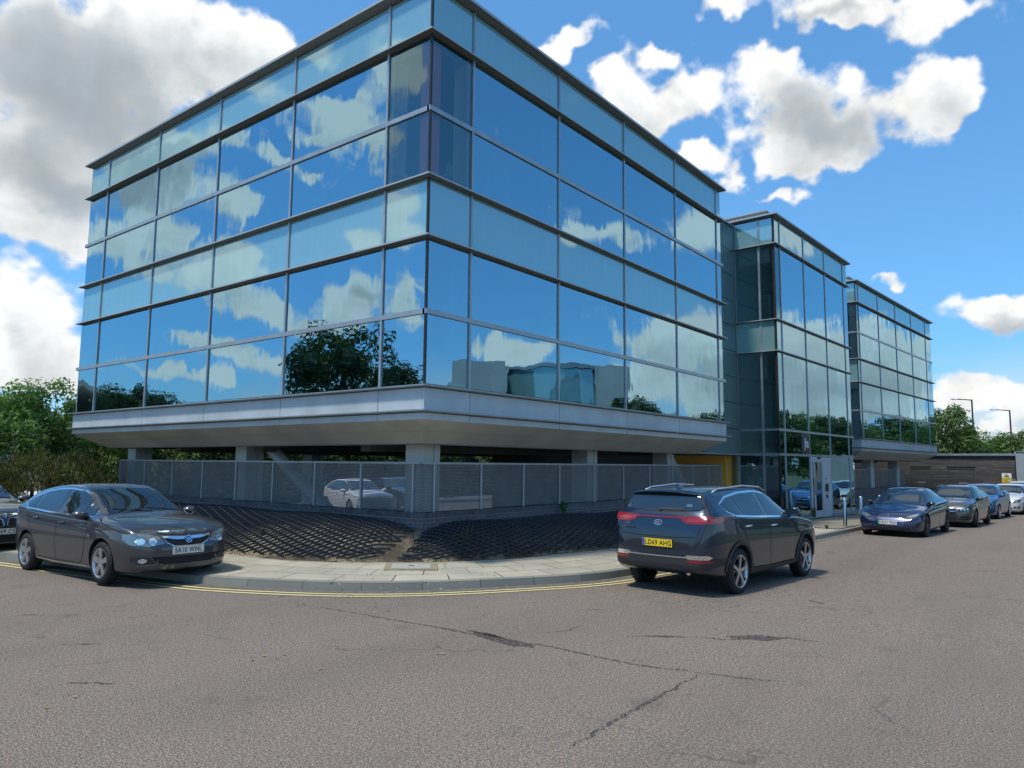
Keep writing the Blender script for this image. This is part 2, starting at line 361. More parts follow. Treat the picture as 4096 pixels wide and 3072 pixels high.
def m_soil():
    m,t,o=newmat('gravel_soil'); tc=t.n('ShaderNodeTexCoord').outputs['Object']
    v=t.n('ShaderNodeTexVoronoi',{'Vector':tc,'Scale':38}).outputs; n=t.noise(tc,1.3,4,.6); f=t.noise(tc,60,3)
    c=t.ramp(t.n('ShaderNodeSeparateColor',{0:v[1]}).outputs[0],[(0,(.14,.10,.055)),(.5,(.33,.26,.15)),(1,(.52,.46,.34))])
    c=t.mix(t.mr(n,.40,.58,0,.85),c,(.035,.030,.024)); c=t.mix(t.mr(v[0],.35,.7,0,.7),c,(.05,.04,.025))
    p=t.n('ShaderNodeBsdfPrincipled',{'Base Color':c,'Roughness':.95,'Normal':t.n('ShaderNodeBump',{'Height':v[0],'Strength':-.9 if False else .9,'Distance':.02}).outputs[0]}); t.t.links.new(p.outputs[0],o.inputs[0]); return m
M['road']=m_road()
M['paving']=m_paving('stone_flags',(.52,.485,.38),(.43,.405,.32),.9,.6)
M['blocks']=m_paving('block_paving',(.33,.30,.235),(.27,.245,.195),.30,.15,.010)
M['kerb']=m_paving('granite_kerb',(.25,.255,.225),(.19,.20,.18),.915,3.0,.006)
M['soil']=m_soil()
M['earth']=pbr('earth_grass',(.06,.075,.03),.95,nz=(.5,.4))
M['yard']=pbr('yard_asphalt',(.045,.047,.05),.9,nz=(6,.2))
def m_yel():
    m,t,o=newmat('yellow_line'); tc=t.n('ShaderNodeTexCoord').outputs['Object']
    n=t.noise(tc,22,4,.7); n2=t.noise(tc,1.7,3)
    w=t.math('MULTIPLY',t.mr(n,.56,.66),t.mr(n2,.3,.6,.35,1))
    c=t.mix(t.math('MULTIPLY',w,.8),(.68,.58,.29),(.20,.17,.12))
    p=t.n('ShaderNodeBsdfPrincipled',{'Base Color':c,'Roughness':.7,}); t.t.links.new(p.outputs[0],o.inputs[0]); return m
M['yel']=m_yel()

def sheet(name,rects,z,mat,step=5,**k):
    mb=MB()
    for x0,y0,x1,y1 in rects:
        nx=max(1,int((x1-x0)/step))
        for i in range(nx):
            a=x0+(x1-x0)*i/nx; b=x0+(x1-x0)*(i+1)/nx
            mb.quad((a,y0,gz(a)+z),(b,y0,gz(b)+z),(b,y1,gz(b)+z),(a,y1,gz(a)+z))
    return mk(name,mb,mat,kind='structure')
sheet('ground',[(-600,-600,900,1.3),(-600,1.3,1.25,900),(1.25,45,900,900),(60,1.3,900,45)],-.05,M['earth'],10)
sheet('road',[(-60,-9.8,200,1.3),(-60,1.3,1.25,70),(-60,-60,-3,-9.8)],0,M['road'],5)
sheet('yard',[(1.25,1.3,60,45)],-.30,M['yard'],5)
KP=[(-9,32),(-6.2,20),(-4.75,12),(-3.9,7.53),(-3.42,4.6),(-2.94,2.14),(-2.71,1.37),(-2.39,.67),(-1.98,-.05),(-1.52,-.65),(-.93,-1.18),(-.01,-1.78),(1.17,-2.36),(2.52,-2.65),(6,-2.85),(12,-2.95),(18,-2.95),(30,-2.95),(80,-2.95)]
IP=[(-6,32),(-3.5,20),(-2.2,12),(-1.5,7.3),(-1.3,4.6),(-1.05,2.6),(-.8,2.0),(-.55,1.5),(-.2,1.05),(.15,.68),(.6,.28),(1.2,-.05),(2.1,-.4),(3.3,-.55),(6,-.85),(12,-.85),(18,-.85),(30,-.85),(80,-.85)]
NK=7
KC=curve_pts([(x,y,0) for x,y in KP],NK); IC=curve_pts([(x,y,0) for x,y in IP],NK)
def offs(C,d):
    out=[]
    for i,p in enumerate(C):
        t_=(C[min(i+1,len(C)-1)]-C[max(i-1,0)]).normalized()
        out.append(p+Vector((-t_.y,t_.x,0))*d)     # left of travel = towards the building
    return out
def ribbon(mb,A,B,za,zb,u0=0,flip=False,mi=0):
    u=0
    for i in range(len(A)-1):
        a,b,c,d=A[i],A[i+1],B[i+1],B[i]; L=(b-a).length; wa=(d-a).length; wb=(c-b).length
        P=[(a.x,a.y,gz(a.x)+za),(b.x,b.y,gz(b.x)+za),(c.x,c.y,gz(c.x)+zb),(d.x,d.y,gz(d.x)+zb)]
        mb.quad(*P,mi=mi,uv=[(u,0),(u+L,0),(u+L,max(wb,.001)+abs(zb-za)),(u,max(wa,.001)+abs(zb-za))])
        u+=L
mb=MB(); K0=KC; K1=offs(KC,.02); K2=offs(KC,.15)
ribbon(mb,K0,K1,-.01,.115); ribbon(mb,K1,K2,.118,.128)
mb_k=mb; mk('kerb',mb_k,M['kerb'],kind='structure')
mb=MB(); ribbon(mb,K2,IC,.124,.145); mk('pavement',mb,M['paving'],kind='structure')
mb=MB()
for i in range(26):
    a=15.55+i*2.5; b=a+2.5
    mb.quad((a,-.86,gz(a)+.146),(b,-.86,gz(b)+.146),(b,4,gz(b)+.146),(a,4,gz(a)+.146),uv=[(a,0),(b,0),(b,4.86),(a,4.86)])
    mb.quad((a,-2.78,gz(a)+.149),(b,-2.78,gz(b)+.149),(b,-.87,gz(b)+.150),(a,-.87,gz(a)+.150),uv=[(a,0),(b,0),(b,1.9),(a,1.9)])
mk('entrance_paving',mb,M['blocks'],kind='structure')
# gutter strip and double yellow lines
mb=MB(); ribbon(mb,offs(KC,-.20),offs(KC,.0),.004,.005); mk('gutter',mb,pbr('gutter_grit',(.14,.125,.105),.9,nz=(8,.35),bump=(60,.4,.01)),kind='structure')
mb=MB()
n_end=[i for i,p in enumerate(KC) if p.x<4.4 and p.y<14]
S=KC[:n_end[-1]+1]
for d in (-.30,-.47):
    for w0,w1 in ((d-.036,d+.036),):
        A=offs(KC,w0)[:len(S)]; B=offs(KC,w1)[:len(S)]
        ribbon(mb,A,B,.008,.008)
mk('double_yellow_lines',mb,M['yel'],kind='structure')
# tarred cracks in the asphalt, each a ragged strip lying on the road
CR=[[(-2.95,-.61),(-2.83,-1.44),(-2.79,-2.16),(-2.74,-2.91),(-2.71,-3.61),(-2.74,-3.9),(-2.69,-4.13),(-2.61,-4.54),(-2.64,-5.08),(-2.66,-5.55),(-2.6,-5.89),(-2.5,-6.1)],
[(-2.59,-6.24),(-3.12,-6.26),(-3.54,-6.26),(-4.13,-6.28),(-4.52,-6.3),(-4.8,-6.32)],
[(-1.7,-4.94),(-1.16,-5.63),(-1.09,-5.89),(-.58,-6.31),(-.54,-6.54),(-.49,-7.02)],
[(-.71,-3.76),(-.51,-3.99)],[(-3.1,.07),(-2.66,.01)],[(2.18,-5.81),(2.01,-6.06)],[(-2.19,-4.11),(-1.9,-4.29),(-1.56,-4.28)],[(-2.6,-5.9),(-2.45,-6.5),(-2.3,-6.9)],[(-5.9,-.6),(-5.6,-.9)],[(-6.4,-2.1),(-6.1,-2.5)]]
CWD=[.022,.020,.016,.018,.016,.035,.012,.01,.015,.012]
m,t,o=newmat('tar_crack'); tc=t.n('ShaderNodeTexCoord').outputs['Object']
p=t.n('ShaderNodeBsdfPrincipled',{'Base Color':t.ramp(t.noise(tc,90,3,.7),[(.35,(.035,.034,.035)),(.65,(.10,.095,.09))]),'Roughness':.85}).outputs[0]
al=t.mr(t.noise(tc,26,5,.75),.44,.56)
t.t.links.new(t.n('ShaderNodeMixShader',{0:t.math('SUBTRACT',1.0,t.math('MULTIPLY',al,.98)),1:t.n('ShaderNodeBsdfTransparent').outputs[0],2:p}).outputs[0],o.inputs[0])
M['tar']=m
mb=MB(); rr=random.Random(3)
for pts,wd in zip(CR,CWD):
    C=curve_pts([(x,y,0) for x,y in pts],9); C=[q+Vector((rr.uniform(-1,1),rr.uniform(-1,1),0))*.022 for q in C]
    n=len(C); ws=[wd*(.35+rr.random()*.9)*(.25+math.sin(math.pi*(i+.5)/n)) for i in range(n)]
    for i in range(n-1):
        t_=(C[i+1]-C[i]).normalized(); s_=Vector((-t_.y,t_.x,0))
        a=C[i]-s_*ws[i];b=C[i+1]-s_*ws[i+1];c=C[i+1]+s_*ws[i+1];d=C[i]+s_*ws[i]
        mb.quad(*[(q.x,q.y,gz(q.x)+.005) for q in (a,b,c,d)])
def blotch(cx,cy,rx,ry,an):
    n=22; P=[]
    for k in range(n):
        a=2*math.pi*k/n; r=.7+.5*rr.random(); x=math.cos(a)*rx*r; y=math.sin(a)*ry*r
        P.append((cx+x*math.cos(an)-y*math.sin(an),cy+x*math.sin(an)+y*math.cos(an),gz(cx)+.0055))
    mb.add(P,[tuple(range(n))])
blotch(-2.72,-4.0,.50,.12,1.45); blotch(-.75,-6.15,.34,.12,-.9); blotch(-2.62,-3.7,.3,.05,1.5); blotch(-1.4,-5.3,.22,.05,-1)
mk('road_cracks',mb,M['tar'],kind='structure')
# manhole cover in the pavement
mh=thing('manhole_cover','rectangular pale access cover set in the pavement flags at the bend','manhole cover',(0,0,.15))
def quadprism(mbx,P,z0,z1):
    mbx.add([(x,y,z0) for x,y in P]+[(x,y,z1) for x,y in P],[(4,5,6,7),(0,1,5,4),(1,2,6,5),(2,3,7,6),(3,0,4,7)])
def inset(P,f):
    cx=sum(p[0] for p in P)/4;cy=sum(p[1] for p in P)/4
    return [(cx+(x-cx)*f,cy+(y-cy)*f) for x,y in P]
MH=[(-.66,.2),(-.06,-.47),(.50,.08),(-.10,.75)]
f_=MB(); quadprism(f_,MH,-.02,.004); mk('surround',f_,pbr('cover_surround',(.28,.23,.15),.9,nz=(12,.25)),mh)
f_=MB(); I2=inset(MH,.74); quadprism(f_,I2,.0,.009); mk('cover',f_,pbr('cover_concrete',(.36,.36,.31),.85,nz=(20,.2)),mh)
f_=MB(); quadprism(f_,inset(MH,.10),.008,.012); mk('key_plate',f_,pbr('key_plate',(.05,.045,.035),.6),mh)
# ------------------------------------------------------------------ planted bank with plastic soil grid
def wallpt(s_):   # s<0 left run, s>0 right run along the wall line
    return (1.18,1.18-s_,0) if s_<0 else (1.18+s_,1.18,0)
# foot line parameterised by the same s
FOOT=[(-12.9,-1.2,14.2),(-11.8,-1.9,13.2),(-10.5,-2.2,12),(-6.2,-1.5,7.3),(-3.6,-1.3,4.6),(-1.9,-1.05,2.6),(-1.2,-.8,2.0),(-.6,-.55,1.5),(-.15,-.2,1.05),(0,.0,.84),(.12,.2,.64),(.45,.6,.28),(.95,1.2,-.05),(1.6,2.1,-.4),(2.5,3.3,-.55),(5,6,-.85),(11,12,-.85),(14.3,15.5,-.85)]
def lerp_tab(tab,s_,k):
    for a,b in zip(tab,tab[1:]):
        if s_<=b[0]: 
            f=(s_-a[0])/(b[0]-a[0]); f=max(0,min(1,f)); return a[k]+(b[k]-a[k])*f
    return tab[-1][k]
def bank(s_,v_,lift=0):
    fx,fy=lerp_tab(FOOT,s_,1),lerp_tab(FOOT,s_,2)
    w=wallpt(s_); top=(.78 if s_<0 else .72)-.16*math.exp(-(s_/.6)**2)+.02*math.sin(s_*1.7)
    x=fx+(w[0]-fx)*v_; y=fy+(w[1]-fy)*v_
    z0=.14+gz(x)
    prof=v_+.13*math.sin(math.pi*v_)-.02*math.sin(2*math.pi*v_)
    z=z0+(top-.14)*prof+lift*(1-.0*v_)
    z-=.10*math.exp(-((s_+.05)/.22)**2)*math.sin(math.pi*v_)
    return Vector((x,y,z))
mb=MB(); NS=180; NV=10
ss=[-12.9+27.2*i/NS for i in range(NS+1)]
for s_ in ss:
    for j in range(NV+1):
        p=bank(s_,j/NV); p.z+=.03*mnoise.noise(p*3.0)+.012*mnoise.noise(p*11); mb.v.append(tuple(p))
for i in range(NS):
    for j in range(NV):
        a=i*(NV+1)+j; mb.f.append([a,a+NV+1,a+NV+2,a+1]); mb.m.append(0)
mk('planting_bank',mb,M['soil'],smooth=True,kind='structure')
def grid_mat(name,s0,s1,label,skew0,skew1,angs):
    mb=MB(); hgt=.036; sp=.125
    def width(s_): return (Vector(wallpt(s_))-Vector((lerp_tab(FOOT,s_,1),lerp_tab(FOOT,s_,2),0))).length
    s_=s0-2.5
    def strip(path):
        P=[]
        for (a,v_) in path:
            lo=s0+skew0*(v_); hi=s1+skew1*(v_)
            if lo<=a<=hi: P.append((a,v_))
        if len(P)<2: return
        pts=[bank(a,v_,.028) for a,v_ in P]
        for q,r_ in zip(pts,pts[1:]):
            d=(r_-q); 
            if d.length<1e-4: continue
            side=d.cross(Vector((0,0,1)))
            if side.length<1e-5: continue
            side=side.normalized()*.005; u=Vector((0,0,hgt))
            v=[q-side,r_-side,r_+side,q+side]
            v+= [p_+u for p_ in v]
            mb.add(v,[(0,1,5,4),(2,3,7,6)],0); mb.add(v[4:],[(0,1,2,3)],1)
    for th,spm in angs:
        th=R(th); du=math.cos(th); dv=math.sin(th)
        # lines cross the mat at angle th to its long axis
        Wm=1.7; L=s1-s0
        step=sp*spm/abs(dv)
        reach=Wm/abs(dv)*abs(du)+1
        k=int((L+2*reach)/step)
        for i in range(k):
            a0=s0-reach+i*step
            n=16; path=[]
            for j in range(n+1):
                q=Wm*j/n
                a_=a0+(q*du/dv); v_=.03+.93*q/Wm
                path.append((a_,v_))
            strip(path)
    o=mk(name,mb,[M['black_grid'],M['grid_top_lit']]); tag(o,label,'ground grid','plastic cell mats on the planted bank'); return o
M['grid_top_lit']=pbr('grid_top_light',(.085,.11,.15),.35,spec=.6)  # same plastic on the strip tops, bluish light put into its colour
M['black_grid']=pbr('black_grid_plastic',(.008,.010,.016),.4,spec=.6)
grid_mat('ground_grid',-12.6,-.10,'black plastic cell matting on the gravel bank left of the corner',0,.10,[(-16,1.0),(48,1.1)])
grid_mat('ground_grid',.03,14.2,'black plastic cell matting on the gravel bank right of the corner',.0,0,[(22,1.0),(-52,1.1)])
# ------------------------------------------------------------------ glazed blocks
LV=dict(sill=3.31,tl=4.626,f4=5.971,f3=7.102,tu=8.426,f2=9.871,roof=10.866)
def ring(mb,x0,y0,x1,y1,o,zi0,zi1,zo0,zo1,inn=.02,mi=0):
    """flat fin round a rectangle: root thickness zi0..zi1, nose thickness zo0..zo1"""
    I=[(x0+inn,y0+inn),(x1-inn,y0+inn),(x1-inn,y1-inn),(x0+inn,y1-inn)]
    O=[(x0-o,y0-o),(x1+o,y0-o),(x1+o,y1+o),(x0-o,y1+o)]
    for k in range(4):
        a,b=I[k],I[(k+1)%4]; c,d=O[(k+1)%4],O[k]
        mb.add([(a[0],a[1],zi1),(b[0],b[1],zi1),(c[0],c[1],zo1),(d[0],d[1],zo1),(a[0],a[1],zi0),(b[0],b[1],zi0),(c[0],c[1],zo0),(d[0],d[1],zo0)],
               [(0,3,2,1),(4,5,6,7),(3,7,6,2),(0,1,5,4)],mi)
rp=random.Random(11)
class Face:
    """one glazed face: local t along, n outwards"""
    def __init__(s,root,org,d,nrm): s.root=root; s.o=Vector(org); s.d=Vector(d); s.n=Vector(nrm)
    def P(s,t,n,z): p=s.o+s.d*t+s.n*n; return (p.x,p.y,z)
    def box(s,mb,t0,t1,n0,n1,z0,z1,mi=0):
        c=[s.P(t0,n0,z0),s.P(t1,n0,z0),s.P(t1,n1,z0),s.P(t0,n1,z0),s.P(t0,n0,z1),s.P(t1,n0,z1),s.P(t1,n1,z1),s.P(t0,n1,z1)]
        cr=s.d.cross(s.n).z>0
        f=[(0,3,2,1),(4,5,6,7),(0,1,5,4),(1,2,6,5),(2,3,7,6),(3,0,4,7)]
        if not cr: f=[q[::-1] for q in f]
        mb.add(c,f,mi)
    def pane(s,name,t0,t1,z0,z1,mat,tilt=.0016,n=0.0):
        a,b=rp.uniform(-tilt,tilt),rp.uniform(-tilt,tilt)
        w=(t1-t0)/2; h=(z1-z0)/2
        q=[s.P(t0,n-a*w-b*h,z0),s.P(t1,n+a*w-b*h,z0),s.P(t1,n+a*w+b*h,z1),s.P(t0,n-a*w+b*h,z1)]
        q2=[s.P(t0,n-.02-a*w-b*h,z0),s.P(t1,n-.02+a*w-b*h,z0),s.P(t1,n-.02+a*w+b*h,z1),s.P(t0,n-.02-a*w+b*h,z1)]
        mb=MB(); fl=s.d.cross(Vector((0,0,1))).dot(s.n)>0
        if 'spandrel' in name:
            mb.add(q+q2,[(0,1,2,3) if fl else (3,2,1,0)])
        else: mb.add(q,[(0,1,2,3) if fl else (3,2,1,0)])
        # local origin at the pane centre so every pane warps differently
        c=sum((Vector(v) for v in mb.v[:4]),Vector())/4
        ofs=Vector((rp.uniform(-20,20),rp.uniform(-20,20),0))
        o=mk(name,mb,mat,s.root); return o
def glaze(face,T,rows,skip=(),gm=None,sm=None,mull=.055,jamb=True):
    """T: mullion positions incl. both ends; rows: (z0,z1,'v'|'s')"""
    L=T[-1]
    for (z0,z1,k) in rows:
        for i in range(len(T)-1):
            if (i,z0) in skip: continue
            a=T[i]+(.03 if i else .0); b=T[i+1]-(.03 if i<len(T)-2 else .0)
            if k=='s': face.pane('spandrel_panel',a,b,z0+.02,z1-.02,sm or M['spandrel'])
            else: face.pane('window',a,b,z0+.02,z1-.02,M['glass_mid'] if (gm is None and i==0 and z0>7) else (gm or M['glass']))
    zb,zt=rows[0][0],rows[-1][1]
    for i in range(1,len(T)-1):
        mb=MB(); face.box(mb,T[i]-mull/2,T[i]+mull/2,-.06,.028,zb,zt,0)
        if jamb:
            for (z0,z1,k) in rows:
                if k=='v': face.box(mb,T[i]-.09,T[i]+.09,-.42,-.065,z0,z1,1)
        mk('mullion',mb,[M['alu'],M['white']],face.root)
def transom(root,faces,z,n1=.034,h=.045):
    mb=MB()
    for f,L,e0,e1 in faces: f.box(mb,-e0,L+e1,-.05,n1,z-h,z+h)
    mk('transom',mb,M['alu'],root)
def fin(root,x0,y0,x1,y1,z,o=.135,th=.055,name='fin'):
    mb=MB(); ring(mb,x0,y0,x1,y1,o,z-.015,z+th,z+.01,z+.04); mk(name,mb,M['fin'],root)
def soffit_base(root,w,d,joints_x,joints_y,zt=3.31):
    # window-sill fin, panel band, lip, fascia, sloped soffit, flat underside
    mb=MB(); ring(mb,0,0,w,d,.16,zt-.06,zt+.0,zt-.035,zt-.012); mk('sill_fin',mb,M['alu'],root)
    mb=MB(); g=.008
    def band(z0,z1,o,mbx):
        js=[0]+joints_x+[w]
        for a,b in zip(js,js[1:]):
            mbx.box(a+(g if a else -o),-o,z0,b-(g if b<w else -o),.05-o,z1)
            mbx.box(a+(g if a else -o),d+o-.05,z0,b-(g if b<w else -o),d+o,z1)
        js=[0]+joints_y+[d]
        for a,b in zip(js,js[1:]):
            e0=a+g if a else .055-o; e1=b-g if b<d else d+o-.055
            mbx.box(-o,e0,z0,.05-o,e1,z1); mbx.box(w+o-.05,e0,z0,w+o,e1,z1)
    band(zt-.44,zt-.065,.045,mb); mk('panel_band',mb,M['band'],root)
    mb=MB(); mb.box(.02,.02,zt-.6,w-.02,d-.02,zt-.05); mk('floor_edge',mb,M['alu_dark'],root)
    mb=MB(); ring(mb,0,0,w,d,.17,zt-.50,zt-.445,zt-.475,zt-.452); mk('lip_fin',mb,M['alu'],root)
    mb=MB(); band(zt-.62,zt-.505,.045,mb); mk('fascia',mb,M['band'],root)
    mb=MB(); z0,z1=zt-.62,zt-1.03
    ins=(-.045,.30,.308,.72); zs=[z0,z0+(z1-z0)*.45,z0+(z1-z0)*.455,z1]
    for k in (0,2):
        for q in range(4):
            C=lambda i,zz:[(ins[i],ins[i],zz),(w-ins[i],ins[i],zz),(w-ins[i],d-ins[i],zz),(ins[i],d-ins[i],zz)]
            A=C(k,zs[k]);B=C(k+1,zs[k+1])
            mb.add([A[q],A[(q+1)%4],B[(q+1)%4],B[q]],[(0,3,2,1)])
    mk('soffit',mb,M['soffit'],root)
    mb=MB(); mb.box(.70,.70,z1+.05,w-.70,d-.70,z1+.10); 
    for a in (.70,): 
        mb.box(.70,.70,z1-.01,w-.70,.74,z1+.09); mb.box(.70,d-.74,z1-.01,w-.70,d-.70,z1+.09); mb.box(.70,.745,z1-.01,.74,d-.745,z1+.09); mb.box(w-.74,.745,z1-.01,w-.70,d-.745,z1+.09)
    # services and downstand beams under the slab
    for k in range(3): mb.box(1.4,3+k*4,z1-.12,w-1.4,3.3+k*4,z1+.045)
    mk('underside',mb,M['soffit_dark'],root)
def roof_cap(root,w,d,zt=10.866,setb=.45,h=.42):
    mb=MB(); ring(mb,0,0,w,d,.17,zt,zt+.13,zt+.06,zt+.115); mk('roof_edge',mb,M['fin'],root)
    mb=MB(); mb.box(.03,.03,zt+.02,w-.03,d-.03,zt+.10); mk('roof',mb,pbr('roof_membrane',(.2,.2,.2),.9) if 'rm' not in M else M['rm'],root)
    mb=MB(); mb.box(setb,setb,zt+.101,w-setb,d-setb,zt+h); mb.box(setb-.05,setb-.05,zt+h,w-setb+.05,d-setb+.05,zt+h+.05); mk('parapet_upstand',mb,pbr('pale_cladding',(.40,.42,.38),.5,.1),root)
def block(name,label,org,yaw,w,d,TX,TY,rows_kind,bottom=True,back=True):
    root=thing(name,label,'office building',org,yaw)
    F=Face(root,(0,0,0),(1,0,0),(0,-1,0)); Lf=Face(root,(0,0,0),(0,1,0),(-1,0,0))
    return root,F,Lf
ROWS=[(LV['sill'],LV['tl'],'v'),(LV['tl'],LV['f4'],'v'),(LV['f4'],LV['f3'],'s'),(LV['f3'],LV['tu'],'v'),(LV['tu'],LV['f2'],'v'),(LV['f2'],LV['roof'],'s')]
def office(label,org,yaw,w,d,TX,TY,name='office_building',side=True):
    root,F,Lf=block(name,label,org,yaw,w,d,TX,TY,None)
    glaze(F,TX,ROWS); 
    if side: glaze(Lf,TY,ROWS)
    else: glaze(Lf,TY[:3]+[TY[-1]],ROWS)
    mb=MB(); mb.box(-.028,-.028,LV['sill'],.014,.014,LV['roof']); mk('corner_post',mb,M['alu_dark'],root)
    mb=MB(); mb.box(w-.05,.0,LV['sill'],w,.05,LV['roof']); mb.box(0,d-.05,LV['sill'],.05,d,LV['roof']); mk('corner_post',mb,M['alu'],root)
    for k in ('tl','tu'): transom(root,[(F,w,.034,.12),(Lf,d,0.0,.12)],LV[k])
    for k in ('f4','f3','f2'): fin(root,0,0,w,d,LV[k])
    # hidden rear and far side, plain cladding
    mb=MB(); mb.box(.06,d-.02,LV['sill'],w-.02,d,LV['roof'])
    mb.box(w-.02,.06,LV['sill'],w,d-.03,LV['roof']); mk('wall',mb,M['band'],root)
    soffit_base(root,w,d,TX[1:-1],TY[1:-1]); roof_cap(root,w,d)
    # interior seen through the glass
    mb=MB(); mb.box(.15,.15,LV['f4']+.03,w-.15,d-.15,LV['f3']-.03); mb.box(.15,.15,LV['sill']-.25,w-.15,d-.15,LV['sill']-.04); mk('floor_slab',mb,M['carpet'],root)
    mb=MB(); mb.box(.2,.2,LV['f4']-.06,w-.2,d-.2,LV['f4']+.02); mb.box(.2,.2,LV['f2']-.06,w-.2,d-.2,LV['f2']+.6); mk('ceiling',mb,M['ceil'],root)
    mb=MB(); mb.box(w*.40,d*.42,LV['sill'],w*.8,d*.85,LV['roof']-.2); mk('core_wall',mb,M['carpet'],root)
    mb=MB()
    for z in (LV['f4'],LV['f2']):
        for i in range(4):
            for j in range(5):
                mb.box(1.1+i*2.9,1.2+j*2.7,z-.075,1.5+i*2.9,1.6+j*2.7,z-.062)
    mk('ceiling_light',mb,pbr('light_diffuser',(.8,.82,.8),.5),root)
    return root
TXa=[0,1.172,4.144,7.117,10.089,13.061,13.41]; TYa=[0,1.154,4.216,7.278,10.34,13.402,14.626]
A=office('three storey glass office block on columns at the corner, the nearest block',(0,0,0),0,13.41,14.626,TXa,TYa)
mb=MB(); mb.box(.14,.14,LV['f3'],.40,.40,LV['f2']-.06); mk('interior_column',mb,M['red'],A)
mb=MB()
for (x,y) in ((2.1,3.2),(2.1,8.2),(4.6,2.0),(9.5,1.9)):
    for z0,z1 in ((LV['sill'],LV['f4']-.06),(LV['f3'],LV['f2']-.06)): mb.box(x,y,z0,x+.3,y+.3,z1)
mk('interior_column',mb,M['white'],A)
# desks and screens near the glass
mb=MB()
for i in range(9):
    for z in (LV['sill'],LV['f3']):
        x=1.4+i*1.3; mb.box(x,.9,z+.70,x+1.1,1.5,z+.74); mb.box(x+.3,1.15,z+.82,x+.8,1.18,z+1.12); y=1.6+i*1.35; mb.box(.9,y,z+.70,1.5,y+1.1,z+.74); mb.box(1.15,y+.3,z+.82,1.18,y+.8,z+1.12)
mk('desk',mb,M['white'],A)
Cb=office('far glazed office block beyond the entrance, identical to the corner block',(28.807,-.453,0),-.072,14.11,14.6,[0,.409,3.52,6.631,9.742,12.853,14.11],TYa,side=False)
# columns under the blocks
def columns(root,pts,w,d,z1=2.36,z0=-.35):
    for x,y in pts:
        mb=MB(); mb.box(x,y,z0,x+w,y+d,z1); mb.box(x+w*.62,y-.004,z0,x+w*.64,y,z1,1)
        mk('column',mb,[M['col'],M['alu_dark']],root)
columns(A,[(1.45,1.45),(1.45,7.78),(1.45,14.2-.42),(7.62,1.45),(12.3,1.45),(6.6,12.0),(6.9,6.9)],.50,.50)
columns(Cb,[(1.3,1.45),(6.2,1.45),(11.1,1.45),(1.3,8),(11,8)],.5,.5)
mb=MB(); mb.tube([(1.9,7.5,2.35),(1.9,4.9,.72),(1.9,3.6,-.3)],.17,16); mk('brace',mb,M['col'],A,smooth=40)
mb=MB(); mb.tube([(12.75,1.75,2.35),(14.2,1.75,.9),(15.2,1.75,-.3)],.2,16); mk('brace',mb,M['col'],A,smooth=40)
# ------------------------------------------------------------------ entrance block
T1,T2=3.2,2.333
Bx,By,Byaw=16.885,-.57,-.041
B=thing('entrance_block','tall glazed entrance block with double door, between the two raised office blocks','office building',(Bx,By,0),Byaw)
TB=[0,.539,2.993,5.447,7.901,8.45]; WB,DB=8.45,9.0
F=Face(B,(0,0,0),(1,0,0),(0,-1,0)); S_=Face(B,(0,0,0),(0,1,0),(-1,0,0))
ZB=-.04
RB_=[(ZB,T2,'v'),(T2,T1,'v'),(T1,LV['f4'],'v'),(LV['f4'],LV['f3'],'s'),(LV['f3'],LV['f2'],'v'),(LV['f2'],LV['roof'],'s')]
glaze(F,TB,RB_,skip={(2,ZB)},jamb=False,mull=.06); glaze(S_,[0,.56,1.52,5.0],RB_,gm=M['glass_clear'],jamb=False,mull=.07)
mb=MB(); mb.box(-.03,-.03,ZB,.012,.012,LV['roof']); mb.box(-.005,.02,ZB,.02,.06,LV['roof']); mk('corner_post',mb,M['alu_dark'],B)
mb=MB(); mb.box(-.04,1.45,ZB,.03,1.55,LV['roof']); mb.box(WB-.05,.0,ZB,WB,.05,LV['roof']); mk('corner_post',mb,M['alu'],B)
for z in (T1,T2): transom(B,[(F,WB,.034,.15),(S_,1.5,0.0,.02)],z,h=.04)
for z in (ZB+.05,): transom(B,[(F,5.42-.03-2.4,.034,0),(S_,1.5,0.0,.02)],z,h=.05)
mb=MB(); F.box(mb,5.46,WB+.2,-.06,.12,ZB-.02,ZB+.12); mk('plinth',mb,M['alu'],B)
for k in ('f4','f3','f2'): fin(B,0,0,WB,DB,LV[k],o=.11)
roof_cap(B,WB,DB)
mb=MB(); mb.box(.06,DB-.02,ZB,WB-.02,DB,LV['roof']); mb.box(WB-.02,.06,ZB,WB,DB-.03,LV['roof']); mk('wall',mb,M['band'],B)
mb=MB(); mb.box(.15,.15,LV['f4']+.03,WB-.15,DB-.15,LV['f3']-.03); mb.box(.15,1.6,T1-.3,WB-.15,DB-.15,T1); mb.box(.1,.1,ZB-.3,WB-.1,DB-.1,ZB); mk('floor_slab',mb,M['carpet'],B)
mb=MB(); mb.box(.2,.2,LV['f4']-.06,WB-.2,DB-.2,LV['f4']+.02); mb.box(.2,.2,LV['f2']-.06,WB-.2,DB-.2,LV['f2']+.6); mk('ceiling',mb,M['ceil'],B)
mb=MB(); mb.box(2.2,2.6,ZB,6.2,5.2,LV['roof']-.2); mb.box(.3,3.4,ZB,2.2,3.5,LV['roof']-.3); mk('core_wall',mb,pbr('lobby_wall',(.26,.32,.33),.8),B)
mb=MB(); mb.box(.2,.55,LV['f4']-.9,.5,.6,LV['f4']-.06) ; mb.box(.3,.3,LV['f2']-.55,.34,1.45,LV['f2']-.06); mb.box(.9,2.0,ZB,1.0,3.4,T1); mk('blind',mb,M['white'],B)
mb=MB()
for z in (.35,.7,1.0): mb.tube([(.35,1.4,LV['f3']+z),(.35,.35,LV['f3']+z),(7.5,.35,LV['f3']+z)],.018,6)
for i in range(7): mb.tube([(.35+i*1.15,.35,LV['f3']),(.35+i*1.15,.35,LV['f3']+1.0)],.02,6)
mk('balustrade',mb,M['steel'],B)
